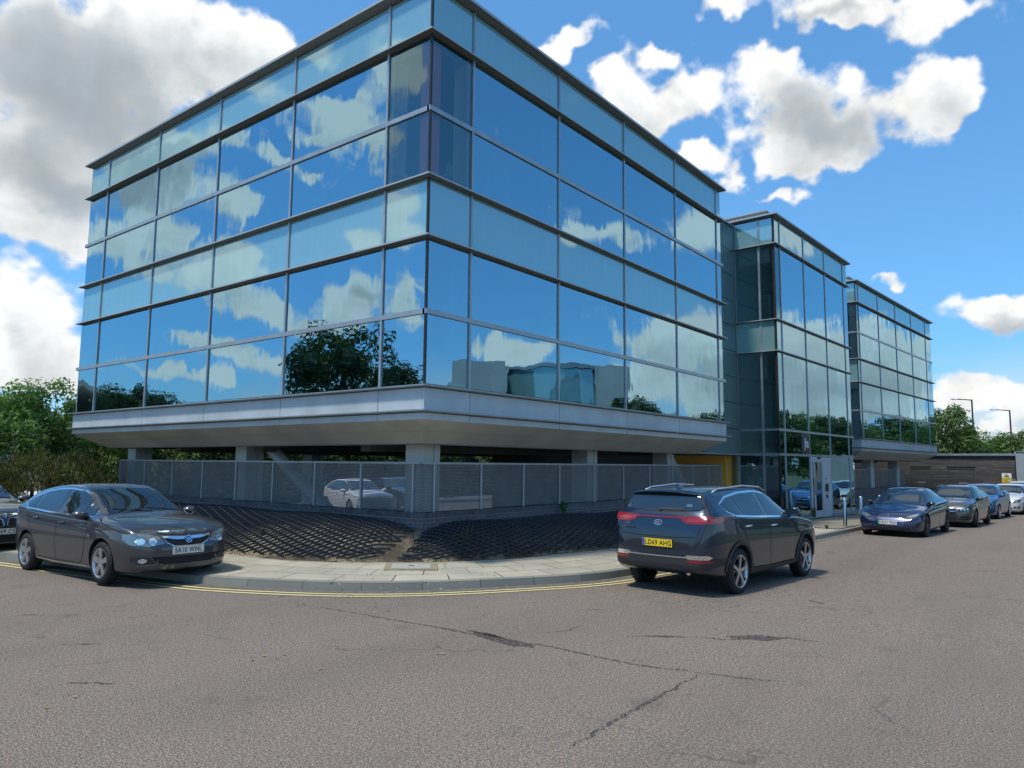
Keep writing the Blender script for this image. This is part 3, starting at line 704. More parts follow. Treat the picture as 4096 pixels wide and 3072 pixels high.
# intercom / notices on the lobby side wall
mb=MB(); mb.box(.035,.98,1.05,.045,1.2,1.55,0); mb.box(.035,.68,1.2,.045,.86,1.52,1); mb.box(.035,.72,.98,.045,.84,1.1,0); mk('notice',mb,[M['steel'],M['white']],B)
# door bay (bay 3)
d0,d1=TB[2]+.03,TB[3]-.03
mb=MB(); dz=T2-.05
F.box(mb,d0,d0+.10,-.05,.03,ZB,dz); F.box(mb,d0+1.32,d0+1.42,-.05,.03,ZB,dz); F.box(mb,d0,d1,-.05,.028,dz-.09,dz)
mk('door_frame',mb,M['band'],B)
mb=MB(); F.box(mb,d0+1.42,d1,-.05,.015,ZB,dz-.09); pn=mk('side_panel',mb,M['band'],B)
mb=MB(); F.box(mb,d0+1.62,d0+1.90,.015,.05,.95,1.25); F.box(mb,d0+1.7,d0+1.84,.015,.04,.68,.82); F.box(mb,d0+1.68,d0+1.74,.015,.03,1.42,1.5); mk('intercom',mb,M['black'],pn)
for k,(a,b) in enumerate(((d0+.10,d0+.42),(d0+.44,d0+1.31))):
    mb=MB(); w_=.07
    F.box(mb,a,a+w_,-.03,.02,ZB+.02,dz-.1); F.box(mb,b-w_,b,-.03,.02,ZB+.02,dz-.1); F.box(mb,a+w_,b-w_,-.03,.018,dz-.18,dz-.1); F.box(mb,a+w_,b-w_,-.03,.018,ZB+.02,ZB+.28)
    dr=mk('door',mb,M['band'],B)
    o=F.pane('door_glass',a+w_,b-w_,ZB+.28,dz-.18,M['glass_clear']); o.parent=dr
    mb=MB(); F.box(mb,(b-.045 if k==0 else a+.012),(b-.02 if k==0 else a+.037),.05,.075,.85,1.5); F.box(mb,(b-.045 if k==0 else a+.012),(b-.02 if k==0 else a+.037),.02,.05,.88,.91); mk('door_handle',mb,M['steel'],dr)
    mb=MB(); F.box(mb,(a+.02 if k else b-.09),(a+.15 if k else b+.0),.021,.024,1.28,1.46); mk('sticker',mb,M['white'],dr)
mb=MB(); F.box(mb,d0+.75,d0+.95,.02,.1,dz-.06,dz+.0); mk('camera_dome',mb,M['black'],B)
def text(name,s,size,mat,parent,loc,rot,sx=1,ext=.003,align='CENTER',bold=0):
    cu=bpy.data.curves.new('txt','FONT'); cu.body=s; cu.size=size; cu.extrude=ext; cu.align_x=align; cu.align_y='CENTER'; cu.offset=bold; cu.resolution_u=3
    tmp=bpy.data.objects.new('txt',cu); me=bpy.data.meshes.new_from_object(tmp)
    bpy.data.objects.remove(tmp); bpy.data.curves.remove(cu)
    me.transform(Matrix.Diagonal((sx,1,1,1)))
    me.materials.clear(); me.materials.append(mat); o=bpy.data.objects.new(name,me); col.objects.link(o); o.parent=parent
    o.matrix_parent_inverse=Matrix(); o.location=loc; o.rotation_euler=rot; return o
M['wtxt']=pbr('white_vinyl',(.8,.82,.84),.5); M['otxt']=pbr('orange_vinyl',(.75,.16,.04),.5)
sg=MB(); F.box(sg,TB[2]-.86,TB[2]-.035,.006,.02,T2+.045,T1-.045); sign=mk('sign_panel',sg,pbr('sign_navy',(.012,.016,.035),.35),B)
text('sign_lettering','jha',.50,M['wtxt'],sign,(TB[2]-.36,-.026,2.78),(R(90),0,0),.78,.002,bold=.008)
text('sign_lettering','LIMITED',.085,M['otxt'],sign,(TB[2]-.30,-.026,2.56),(R(90),0,0),.9,.002)
mb=MB(); mb.lathe([(-.0275,.001),(-.0278,.024),(-.0280,.001)],14,'y',(TB[2]-.565,0,2.965)); mk('sign_dot',mb,M['otxt'],sign)
# ------------------------------------------------------------------ link wall, ochre core
M['link']=pbr('grey_green_cladding',(.13,.21,.205),.34,.35,nz=(.6,.12))
lk=thing('link_wall','grey green panelled wall recessed between the corner block and the entrance block','wall',(13.41,.9,0))
mb=MB(); z=2.36; z_=[2.36,3.25]+[3.25+.935*k for k in range(1,9)]
for a,b in zip(z_,z_[1:]): mb.box(.02,0,a+.008,3.44,.06,b-.012)
mk('cladding',mb,M['link'],lk)
mb=MB(); mb.box(.02,.061,2.3,3.44,.3,10.74); mk('backing',mb,M['alu_dark'],lk)
mb=MB(); mb.box(.0,-.06,10.74,3.44,.35,10.79); mb.box(-.6,-.12,2.30,3.44,.30,2.352); mk('coping',mb,M['alu'],lk)
oc=thing('ochre_wall','ochre rendered wall of the ground floor core beside the entrance glazing','wall',(16.42,1.2,-.35))
mb=MB(); mb.box(0,0,0,.62,.4,2.64); mb.box(-.0,.4,0,.3,2.3,2.64); mk('render',mb,M['orange'],oc)
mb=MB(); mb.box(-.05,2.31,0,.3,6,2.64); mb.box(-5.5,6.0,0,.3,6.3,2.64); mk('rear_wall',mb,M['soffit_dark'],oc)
# ------------------------------------------------------------------ dwarf wall and perforated screen
def m_brick():
    m,t,o=newmat('engineering_brick'); tc=t.n('ShaderNodeTexCoord').outputs['Object']; uv=t.n('ShaderNodeTexCoord').outputs['UV']
    br=t.n('ShaderNodeTexBrick',{'Vector':uv,'Color1':(.085,.085,.10,1),'Color2':(.125,.11,.12,1),'Mortar':(.24,.24,.23,1),'Scale':1,'Mortar Size':.006,'Brick Width':.225,'Row Height':.075},offset=.5)
    n=t.noise(tc,9,4); c=t.mix(t.mr(n,.58,.75,0,.5),br.outputs[0],(.30,.30,.29))
    p=t.n('ShaderNodeBsdfPrincipled',{'Base Color':c,'Roughness':.6,'Normal':t.n('ShaderNodeBump',{'Height':t.math('SUBTRACT',1.0,br.outputs[1]),'Strength':.4,'Distance':.01}).outputs[0]}); t.t.links.new(p.outputs[0],o.inputs[0]); return m
M['brick']=m_brick()
def m_perf():
    m,t,o=newmat('perforated_metal'); uv=t.n('ShaderNodeTexCoord').outputs['UV']; tc=t.n('ShaderNodeTexCoord').outputs['Object']
    s=t.n('ShaderNodeSeparateXYZ',{0:uv}).outputs
    pv=t.math('DIVIDE',s[1],.030); row=t.math('FLOOR',pv); fy=t.math('SUBTRACT',t.math('FRACT',pv),.5)
    pu=t.math('ADD',t.math('DIVIDE',s[0],.034),t.math('MULTIPLY',t.math('MODULO',row,2.0),.5)); fx=t.math('SUBTRACT',t.math('FRACT',pu),.5)
    d=t.math('ADD',t.math('MULTIPLY',fx,fx),t.math('MULTIPLY',fy,fy))
    hole=t.math('LESS_THAN',d,.125)
    p=t.n('ShaderNodeBsdfPrincipled',{'Base Color':t.mix(t.mr(t.noise(tc,2.5,4),.3,.7),(.20,.215,.225),(.27,.285,.29)),'Roughness':.5,'Metallic':.35}).outputs[0]
    mx=t.n('ShaderNodeMixShader',{0:hole,1:p,2:t.n('ShaderNodeBsdfTransparent').outputs[0]}).outputs[0]
    t.t.links.new(mx,o.inputs[0]); return m
M['perf']=m_perf()
def screen(label,wlabel,org,rz,length,posts,zc,flip,sl=0.0):
    """dwarf wall with brick-on-edge coping and perforated panels. runs along local +x; outward side is local -y (flip mirrors)"""
    wl=thing('dwarf_wall',wlabel,'wall',org,rz)
    mb=MB(); y0,y1=(-.0,.215)
    if flip: y0,y1=-.215,0
    def uvbox(x0,ya,z0,x1,yb,z1,uoff=0):
        o=len(mb.f); mb.box(x0,ya,z0,x1,yb,z1)
        V=[mb.v[i] for i in range(len(mb.v)-8,len(mb.v))]
        for k in range(6):
            idx=mb.f[o+k]; base=len(mb.v)-8
            q=[V[i-base] for i in idx]
            if k in(0,1): mb.uv[o+k]=[(p[0],p[1]) for p in q]
            elif k in(2,4): mb.uv[o+k]=[(p[0],p[2]) for p in q]
            else: mb.uv[o+k]=[(p[1],p[2]) for p in q]
    st=.2155 if flip else 0
    uvbox(st,y0,-.4,length,y1,zc-.105)
    mk('brickwork',mb,M['brick'],wl)
    mb=MB(); n=int(length/.075)
    for k in range(n):
        a=k*length/n
        if a<st: continue
        mb.box(a+.004,y0-.006,zc-.10,a+length/n-.004,y1+.006,zc+rnd.uniform(-.002,.002))
    mb.box(st+.01,y0+.004,zc-.104,length-.01,y1-.004,zc-.008,1)
    mk('coping',mb,[pbr('coping_brick',(.10,.10,.115),.55,nz=(5,.45)),pbr('coping_mortar',(.16,.16,.155),.9)],wl)
    sc=thing('perforated_screen',label,'fence',org,rz)
    ym=(y0+y1)/2
    ps=posts
    for a,b in zip(ps,ps[1:]):
        mb=MB(); mb.quad((a+.02,ym,zc+.015),(b-.02,ym,zc+.015),(b-.02,ym,zc+.96),(a+.02,ym,zc+.96),uv=[(a,0),(b,0),(b,.945),(a,.945)])
        mk('mesh_panel',mb,M['perf'],sc)
    for a in ps[1:]:
        mb=MB(); mb.box(a-.024,ym-.03,zc+.0,a+.024,ym-.004 if not flip else ym+.03,zc+.97); mk('post',mb,M['galv'],sc)
    mb=MB(); mb.box(-.02,ym-.02,zc+.96,length,ym+.02,zc+1.0); mk('top_rail',mb,M['galv'],sc)
    return sc
PL=[0,.35,1.94,3.53,5.16,6.76,8.37,9.97,11.6,13.2]; PRr=[0,.42,1.88,3.40,4.88,6.49,8.05,9.6,11.14,12.62,13.9,14.98]
screen('grey perforated metal screen along the left side of the corner block','low dark brick wall under the left hand metal screen',(1.2,1.2,0),R(90),13.2,PL,.94,True)
screen('grey perforated metal screen along the street side of the corner block','low dark brick wall under the street side metal screen',(1.2,1.2,0),0,14.98,PRr,.94,False)
screen('grey metal screen under the far office block beyond the entrance','low dark brick wall under the far metal screen',(28.6,1.0,-.15),-.072,14.2,[0]+[1.0+1.55*k for k in range(9)],.94,False)
# ------------------------------------------------------------------ cars
def interp(tab,x):
    # monotone cubic through an ascending table
    n=len(tab)
    if x<=tab[0][0]: return tab[0][1]
    if x>=tab[-1][0]: return tab[-1][1]
    for i in range(n-1):
        if x<=tab[i+1][0]: break
    x0,y0=tab[i];x1,y1=tab[i+1];h=x1-x0;d=(y1-y0)/h
    def slope(k):
        if k==0 or k==n-1: j=min(k,n-2); return (tab[j+1][1]-tab[j][1])/(tab[j+1][0]-tab[j][0])
        a=(tab[k][1]-tab[k-1][1])/(tab[k][0]-tab[k-1][0]); b=(tab[k+1][1]-tab[k][1])/(tab[k+1][0]-tab[k][0])
        return 0 if a*b<=0 else 2*a*b/(a+b)
    m0,m1=slope(i),slope(i+1); t=(x-x0)/h
    return (2*t**3-3*t*t+1)*y0+(t**3-2*t*t+t)*h*m0+(-2*t**3+3*t*t)*y1+(t**3-t*t)*h*m1
def paint(name,c,metal=.55,rough=.32,flake=True):
    m,t,o=newmat(name); tc=t.n('ShaderNodeTexCoord').outputs['Object']
    cc=c
    d=t.noise(tc,3,4,.7); s=t.n('ShaderNodeSeparateXYZ',{0:tc}).outputs
    dust=t.math('MULTIPLY',t.mr(s[2],.75,.2,0,.14),t.mr(d,.3,.7,.3,1))
    colr=t.mix(dust,c4(cc),(.16,.145,.125))
    p=t.n('ShaderNodeBsdfPrincipled',{'Base Color':colr,'Metallic':metal,'Roughness':rough,'Coat Weight':1.0,'Coat Roughness':.02,'Coat IOR':1.6})
    r=t.math('ADD',t.math('MULTIPLY',dust,.3),rough); t.t.links.new(r,p.inputs['Roughness'])
    t.t.links.new(p.outputs[0],o.inputs[0]); return m
def m_carglass(name,c=(.012,.018,.022),refl=.07):
    m,t,o=newmat(name)
    g=t.n('ShaderNodeBsdfGlossy',{'Color':(.85,.92,.95,1),'Roughness':.0}).outputs[0]
    tr=t.n('ShaderNodeBsdfTransparent',{'Color':(.42,.50,.50,1)}).outputs[0]
    d=t.n('ShaderNodeBsdfDiffuse',{'Color':c4(c)}).outputs[0]
    fr=t.n('ShaderNodeFresnel',{'IOR':1.55}).outputs[0]
    f=t.math('ADD',t.math('MULTIPLY',fr,.95),refl,clamp=True)
    mx=t.n('ShaderNodeMixShader',{0:f,1:d,2:g}).outputs[0]
    t.t.links.new(mx,o.inputs[0]); return m
M['cglass']=m_carglass('car_glass')
M['lens']=pbr('lamp_lens',(.20,.23,.24),.10,.6,coat=1)
M['lensw']=pbr('lamp_reflector',(.75,.78,.80),.08,1,coat=1)
M['redlens']=pbr('red_lens',(.22,.008,.010),.12,.1,coat=1)
M['redlens2']=pbr('red_lens_bright',(.34,.016,.014),.15,0,coat=1)
M['plw']=pbr('plate_white',(.68,.68,.64),.35); M['ply']=pbr('plate_yellow',(.80,.56,.015),.35); M['ink']=pbr('plate_black',(.01,.01,.01),.4)
M['pgreen']=pbr('plate_green',(.02,.42,.10),.4); M['pblue']=pbr('plate_blue',(.02,.06,.40),.4)
M['clad']=pbr('grey_plastic_cladding',(.022,.024,.026),.55)
M['gloss']=pbr('gloss_black',(.006,.006,.007),.12,coat=1)
M['rimd']=pbr('dark_alloy',(.035,.037,.042),.3,.8); M['rims']=pbr('silver_alloy',(.55,.56,.57),.28,.9)
M['under']=pbr('underbody',(.008,.008,.008),.9)
HATCH=dict(zb=[(-2.15,.34),(-2.0,.26),(-1.4,.19),(0,.18),(1.4,.18),(2.05,.19),(2.27,.24)],
 zs=[(-2.15,.70),(-2.11,.93),(-2.0,1.07),(-1.7,1.10),(-1.0,1.04),(0,.99),(.8,.96),(1.1,.94),(1.5,.91),(1.9,.85),(2.1,.775),(2.2,.69),(2.27,.56)],
 zt=[(-2.15,.74),(-2.13,.94),(-2.07,1.08),(-1.88,1.30),(-1.78,1.39),(-1.5,1.44),(-1.0,1.49),(-.5,1.51),(-.1,1.49),(.15,1.43),(1.02,1.05),(1.15,1.02),(1.5,.985),(1.95,.90),(2.13,.82),(2.23,.72),(2.27,.60)],
 wr=[(-2.15,.48),(-2.05,.64),(-1.9,.60),(-1.7,.56),(-1.2,.575),(-.5,.59),(.2,.605),(.9,.70),(1.1,.73),(1.5,.70),(2.1,.55),(2.27,.30)],
 wm=[(-2.15,.52),(-2.13,.66),(-2.08,.76),(-1.95,.84),(-1.7,.885),(-1.3,.905),(0,.905),(1.3,.905),(1.7,.88),(1.98,.82),(2.15,.72),(2.24,.58),(2.27,.45)],wb=2.685,r=.325,ra=.375)
SUV=dict(zb=[(-2.245,.42),(-2.15,.36),(-1.6,.26),(0,.24),(1.4,.24),(2.05,.26),(2.24,.34)],
 zs=[(-2.245,.75),(-2.21,1.0),(-2.12,1.17),(-1.95,1.22),(-1.5,1.20),(-.8,1.14),(.5,1.09),(1.0,1.06),(1.4,1.01),(1.9,.93),(2.1,.83),(2.2,.72),(2.24,.60)],
 zt=[(-2.245,.80),(-2.225,1.02),(-2.17,1.20),(-2.10,1.30),(-2.03,1.48),(-1.98,1.555),(-1.8,1.58),(-1.3,1.61),(-.6,1.625),(-.1,1.60),(.2,1.54),(1.0,1.16),(1.15,1.12),(1.5,1.08),(2.0,.98),(2.15,.88),(2.22,.74),(2.24,.64)],
 wr=[(-2.245,.52),(-2.12,.68),(-2.0,.62),(-1.5,.63),(-.6,.64),(.3,.65),(1.0,.75),(1.4,.76),(2.0,.65),(2.24,.40)],
 wm=[(-2.245,.58),(-2.23,.72),(-2.17,.80),(-2.05,.865),(-1.8,.905),(-1.3,.925),(0,.925),(1.3,.925),(1.75,.90),(2.0,.84),(2.15,.74),(2.22,.60),(2.24,.48)],wb=2.67,r=.35,ra=.405)
SALOON=dict(zb=[(-2.41,.30),(-2.2,.22),(-1.5,.17),(0,.16),(1.5,.16),(2.1,.17),(2.28,.24)],
 zs=[(-2.41,.72),(-2.38,.90),(-2.28,1.0),(-1.8,1.01),(-1.0,.97),(0,.93),(.9,.89),(1.3,.85),(1.7,.77),(2.05,.66),(2.2,.57),(2.28,.46)],
 zt=[(-2.41,.76),(-2.39,.95),(-2.33,1.06),(-2.1,1.09),(-1.7,1.22),(-1.1,1.40),(-.6,1.445),(-.3,1.43),(.1,1.34),(1.08,.94),(1.25,.90),(1.6,.84),(2.05,.71),(2.2,.61),(2.28,.49)],
 wr=[(-2.41,.5),(-2.2,.66),(-1.7,.58),(-1.2,.555),(-.6,.575),(.1,.60),(1.0,.73),(1.5,.73),(2.0,.60),(2.28,.32)],
 wm=[(-2.41,.55),(-2.38,.70),(-2.25,.82),(-2.0,.88),(-1.5,.92),(0,.92),(1.4,.92),(1.8,.90),(2.05,.83),(2.18,.73),(2.25,.60),(2.28,.46)],wb=2.875,r=.335,ra=.385)
def body_ring(T,x):
    w=interp(T['wm'],x); zb=interp(T['zb'],x); zs=interp(T['zs'],x); zt=interp(T['zt'],x); wr=min(interp(T['wr'],x),w*.93)
    zs=min(zs,zt-.012); h=zs-zb; cab=zt-zs
    crown=min(.055,cab*.45); ze=zt-crown
    wb_=w*.965 if cab<.14 else w*.955
    k=[(0,zb),(.72*w,zb),(.925*w,zb+.03),(.975*w,zb+.20*h),(1.0*w,zb+.50*h),(.995*w,zb+.74*h),(.975*w,zb+.90*h),(wb_,zs),
       (wb_+(wr-wb_)*.5,zs+(ze-zs)*.52),(wr,ze),(wr*.80,ze+(zt-ze)*.62),(wr*.42,zt-(zt-ze)*.08),(0,zt)]
    out=[]
    for i in range(len(k)-1):
        a=k[max(i-1,0)];b=k[i];c=k[i+1];d=k[min(i+2,len(k)-1)]
        n=3
        for j in range(n):
            t=j/n; ten=.5
            out.append(tuple(.5*((2*b[q])+(c[q]-a[q])*t+(2*a[q]-5*b[q]+4*c[q]-d[q])*t*t+(3*b[q]-a[q]-3*c[q]+d[q])*t**3) for q in (0,1)))
    out.append(k[-1]); out[0]=(0,out[0][1])
    return [(max(0,y),z) for y,z in out]
class Car:
    def __init__(s,T,pm,name,label,loc,yaw,category='car',group=None,lowdetail=False,sc=(1,1,1)):
        s.T=T; s.pm=pm
        s.root=thing(name,label,category,loc,yaw,group)
        s.root.scale=sc
        x0,x1=T['zb'][0][0],T['zb'][-1][0]
        xs=[]; N=46
        for i in range(N+1): xs.append(x0+(x1-x0)*(.5-.5*math.cos(math.pi*i/N)))
        for tb in ('zt',): xs+= [a for a,b in T[tb]]
        xs+=[x0+.004,x0+.012,x1-.004,x1-.012]
        xs=sorted(set(round(x,4) for x in xs))
        rings=[body_ring(T,x) for x in xs]; n=len(rings[0])
        bm=bmesh.new(); vs=[]
        for x,rg in zip(xs,rings):
            row=[bm.verts.new((x,y,z)) for y,z in rg]+[bm.verts.new((x,-y,z)) for y,z in rg[1:-1]][::-1]
            vs.append(row)
        m=len(vs[0])
        for a,b in zip(vs,vs[1:]):
            for k in range(m): bm.faces.new((a[k],b[k],b[(k+1)%m],a[(k+1)%m]))
        bm.faces.new(vs[0]); bm.faces.new(vs[-1][::-1])
        bmesh.ops.recalc_face_normals(bm,faces=bm.faces)
        s.bvh=BVHTree.FromBMesh(bm)
        me=bpy.data.meshes.new('body'); bm.to_mesh(me); bm.free()
        me.materials.append(pm); me.materials.append(M['under'])
        ob=bpy.data.objects.new('body',me); col.objects.link(ob); ob.parent=s.root
        # wheel arches
        cut=MB()
        for sx in(1,-1):
            for sy in(1,-1):
                y0,y1=(.58,1.2) if sy>0 else (-1.2,-.58)
                prof=[(y0,.0001),(y0,T['ra']),(y1,T['ra']),(y1,.0001)]
                cut.lathe(prof,40,'y',(sx*T['wb']/2,0,T['r']+.005))
        cme=bpy.data.meshes.new('cut'); cme.from_pydata(cut.v,[],cut.f); cme.materials.append(M['under'])
        cb=bmesh.new(); cb.from_mesh(cme); bmesh.ops.remove_doubles(cb,verts=cb.verts,dist=.0008); bmesh.ops.recalc_face_normals(cb,faces=cb.faces); cb.to_mesh(cme); cb.free()
        co=bpy.data.objects.new('cut',cme); col.objects.link(co)
        md=ob.modifiers.new('b','BOOLEAN'); md.object=co; md.operation='DIFFERENCE'; md.solver='EXACT'; md.material_mode='TRANSFER'
        # keep the body local while the modifier is evaluated
        ob.parent=None
        bpy.context.view_layer.update()
        dg=bpy.context.evaluated_depsgraph_get(); nm=bpy.data.meshes.new_from_object(ob.evaluated_get(dg))
        ob.modifiers.clear(); ob.data=nm; nm.name='body'; ob.parent=s.root
        bpy.data.objects.remove(co)
        nm.polygons.foreach_set('use_smooth',[True]*len(nm.polygons)); nm.set_sharp_from_angle(angle=R(42))
        s.body=ob
    def hit(s,side,a,b):
        d={'L':((a,3,b),(0,-1,0)),'R':((a,-3,b),(0,1,0)),'F':((4,a,b),(-1,0,0)),'B':((-4,a,b),(1,0,0)),'T':((a,b,4),(0,0,-1))}[side]
        h=s.bvh.ray_cast(Vector(d[0]),Vector(d[1]))
        return h[0],h[1]
    def patch(s,name,side,poly,mat,off=.004,parent=None,step=.07,sym=False):
        bm=bmesh.new(); P=list(poly)
        if sym: P=P+[(-a,b) for a,b in reversed(P) if abs(a)>1e-6]
        f=bm.faces.new([bm.verts.new((a,b,0)) for a,b in P])
        for ax in (0,1):
            lo=min(p[ax] for p in P);hi=max(p[ax] for p in P); n=int((hi-lo)/step)+1
            for k in range(1,n):
                c=lo+(hi-lo)*k/n; nv=(1,0,0) if ax==0 else (0,1,0); pc=(c,0,0) if ax==0 else (0,c,0)
                bmesh.ops.bisect_plane(bm,geom=bm.verts[:]+bm.edges[:]+bm.faces[:],plane_co=pc,plane_no=nv)
        bmesh.ops.triangulate(bm,faces=[f_ for f_ in bm.faces if len(f_.verts)>4])
        dead=[]
        for v in bm.verts:
            p,nr=s.hit(side,v.co.x,v.co.y)
            if p is None: dead.append(v); continue
            dirv={'L':(0,1,0),'R':(0,-1,0),'F':(1,0,0),'B':(-1,0,0),'T':(0,0,1)}[side]
            nn=(nr+Vector(dirv)*.3).normalized()
            v.co=p+nn*off
        if dead: bmesh.ops.delete(bm,geom=dead,context='VERTS')
        bm.normal_update(); dv_=Vector(dirv)
        fl=[f_ for f_ in bm.faces if f_.normal.dot(dv_)<0]
        if fl: bmesh.ops.reverse_faces(bm,faces=fl)
        me=bpy.data.meshes.new(name); bm.to_mesh(me); bm.free()
        me.polygons.foreach_set('use_smooth',[True]*len(me.polygons)); me.materials.append(mat)
        o=bpy.data.objects.new(name,me); col.objects.link(o); o.parent=parent or s.root
        return o
    def line(s,name,side,pts,w,mat,off=.003,parent=None):
        mb=MB(); P=[]
        for (a,b),(c,d) in zip(pts,pts[1:]):
            L=math.hypot(c-a,d-b); n=max(1,int(L/.06)); px,py=-(d-b)/L*w/2,(c-a)/L*w/2
            for k in range(n):
                q=[]
                for t in (k/n,(k+1)/n):
                    for sg in (-1,1): q.append((a+(c-a)*t+sg*px,b+(d-b)*t+sg*py))
                hs_=[s.hit(side,*v) for v in q]
                if any(h[0] is None for h in hs_): continue
                v=[h[0]+h[1]*off for h in hs_]; mb.quad(v[0],v[1],v[3],v[2])
        if not mb.f: return None
        return mk(name,mb,mat,parent or s.root,smooth=True)
    def wheels(s,style,rimr,rm,y=None,tyre_w=.215,steer=0):
        T=s.T; r=T['r']; yo=(y or interp(T['wm'],0)-.03)
        prof=[(-tyre_w,rimr*.98),(-tyre_w,rimr+.012),(-tyre_w+.012,r-.03),(-tyre_w+.04,r-.004),(-tyre_w/2,r),(-.04,r-.004),(-.012,r-.03),(0,rimr+.03),(-.004,rimr+.008),(-.016,rimr*.985)]
        for sx in(1,-1):
            for sy in(1,-1):
                t_=MB(); t_.lathe([(h*1,q) for h,q in prof],48,'y')
                for k in range(40):  # tread blocks
                    a=2*math.pi*k/40
                    t_.obox((math.cos(a)*(r-.001),-tyre_w/2,math.sin(a)*(r-.001)),(-math.sin(a)*.012,0,math.cos(a)*.012),(0,tyre_w*.36,0),(math.cos(a)*.004,0,math.sin(a)*.004))
                rb=MB(); rb.lathe([(-.015,rimr),(-.004,rimr+.004),(-.010,rimr-.014),(-.05,rimr-.03),(-.16,rimr-.035)],48,'y',mi=0)
                rb.lathe([(-.12,rimr-.03),(-.12,.0001)],32,'y',mi=2)
                rb.lathe([(-.018,.0001),(-.018,.03),(-.03,.055),(-.09,.06)],24,'y',mi=0)
                n,kind=style
                for k in range(n):
                    a=2*math.pi*k/n+.3
                    def sp(a0,a1,r0,r1,w0,w1,y0,y1,mi=0):
                        p0=Vector((math.cos(a0)*r0,y0,math.sin(a0)*r0)); p1=Vector((math.cos(a1)*r1,y1,math.sin(a1)*r1))
                        d=(p1-p0).normalized(); s_=d.cross(Vector((0,1,0))).normalized(); th=Vector((0,-.03,0))
                        v=[p0-s_*w0,p0+s_*w0,p1+s_*w1,p1-s_*w1]; v+= [q+th for q in v]
                        rb.add(v,[(0,1,2,3),(7,6,5,4),(0,4,5,1),(1,5,6,2),(2,6,7,3),(3,7,4,0)],mi)
                    if kind=='wide': sp(a,a,.03,rimr-.006,.030,.045,-.018,-.008)
                    elif kind=='twin':
                        sp(a-.1,a-.16,.04,rimr-.006,.014,.013,-.02,-.006); sp(a+.1,a+.16,.04,rimr-.006,.014,.013,-.02,-.006)
                    elif kind=='blade':
                        sp(a,a+.13,.03,rimr-.006,.026,.024,-.018,-.006); sp(a+.05,a-.30,rimr*.42,rimr-.006,.012,.02,-.022,-.008,1)
                    else: sp(a,a,.03,rimr-.006,.018,.014,-.02,-.008)
                M_=Matrix.Translation((sx*T['wb']/2,sy*yo,r))@Matrix.Rotation(steer if sx>0 else 0,4,'Z')@(Matrix.Identity(4) if sy>0 else Matrix.Rotation(math.pi,4,'Z'))
                t_.tf(M_); rb.tf(M_)
                w=mk('wheel',t_,M['tyre'],s.root,smooth=40); mk('rim',rb,[rm,M['rimd'],M['under']],w,smooth=30)
    def mirror(s,x,z,mat,sy,sz=(.11,.125,.075),y=None):
        h,_=s.hit('L' if sy>0 else 'R',x,z-.02)
        yb=abs(h.y) if h else .85
        yc=sy*((y or yb)+.12)
        bm=bmesh.new(); bmesh.ops.create_uvsphere(bm,u_segments=20,v_segments=12,radius=1)
        for v in bm.verts:
            c=v.co; c.x=max(c.x,-.45)
            q=abs(c.z)**1.0
            v.co=Vector((c.x*sz[0]+x,c.y*sz[1]*(1-.18*max(0,-c.z))+yc,c.z*sz[2]+z))
        me=bpy.data.meshes.new('wing_mirror'); bm.to_mesh(me); bm.free(); me.polygons.foreach_set('use_smooth',[True]*len(me.polygons)); me.set_sharp_from_angle(angle=R(50)); me.materials.append(mat)
        o=bpy.data.objects.new('wing_mirror',me); col.objects.link(o); o.parent=s.root
        mb=MB(); mb.tube([(x+.02,sy*(yb-.06),z-.06),(x,yc,z-.04)],[.03,.035],8); mk('mirror_arm',mb,M['black'],o)
        mb=MB(); xx=x-sz[0]*.46
        mb.lathe([(xx,.0001),(xx,.9)],20,'x'); mb.v=[(v[0],yc+v[1]*sz[1]*.88,z+v[2]*sz[2]*.88) for v in mb.v]; mk('mirror_glass',mb,M['cglass'],o)
    def handle(s,x,z,side,mat):
        h,_=s.hit(side,x,z); sg=1 if side=='L' else -1
        mb=MB(); y=h.y+sg*.022
        mb.tube([(x-.10,h.y,z),(x-.085,y,z),(x,y+sg*.004,z+.003),(x+.085,y,z+.004),(x+.10,h.y,z+.003)],[.010,.014,.015,.014,.010],8)
        mk('door_handle',mb,mat,s.root,smooth=True)
    def plate(s,side,z,textv,mat,band=None,tilt=0,y=0,w=.52):
        h,_=s.hit(side,y,z); sg=1 if side=='F' else -1
        h2,_=s.hit(side,y,z-.05);h3,_=s.hit(side,y,z+.05)
        xs=max(abs(q.x) for q in (h,h2,h3) if q)
        h4,_=s.hit(side,y+.24,z)
        c=Vector((sg*(xs+.012),y,z))
        mb=MB(); mb.box(-w/2,-.0555,0,w/2,.0555,.008,0)
        if band: mb.box(-w/2+.002,-.053,.008,-w/2+.045,.053,.0088,1)
        rot=Matrix(((0,0,sg),(sg,0,0),(0,1,0))).to_4x4()   # plate x -> car y, plate y -> up, plate z -> outwards
        Mx=Matrix.Translation(c)@rot
        mb.tf(Mx); pl=mk('number_plate',mb,[mat,band or mat],s.root)
        cu=bpy.data.curves.new('t','FONT'); cu.body=textv; cu.size=.112; cu.extrude=.0006; cu.align_x='CENTER'; cu.align_y='CENTER'; cu.offset=.0016; cu.resolution_u=3; cu.space_character=1.08
        tmp=bpy.data.objects.new('t',cu); me=bpy.data.meshes.new_from_object(tmp); bpy.data.objects.remove(tmp); bpy.data.curves.remove(cu)
        xsv=[v.co.x for v in me.vertices]; ww=max(xsv)-min(xsv); k=.445*min(8,len(textv))/8/ww; cx=(max(xsv)+min(xsv))/2
        ysv=[v.co.y for v in me.vertices]; cy=(max(ysv)+min(ysv))/2; ky=.076/(max(ysv)-min(ysv))
        for v in me.vertices: v.co=Mx@Vector(((v.co.x-cx)*k+(.02 if band else 0),(v.co.y-cy)*ky,.0095+v.co.z))
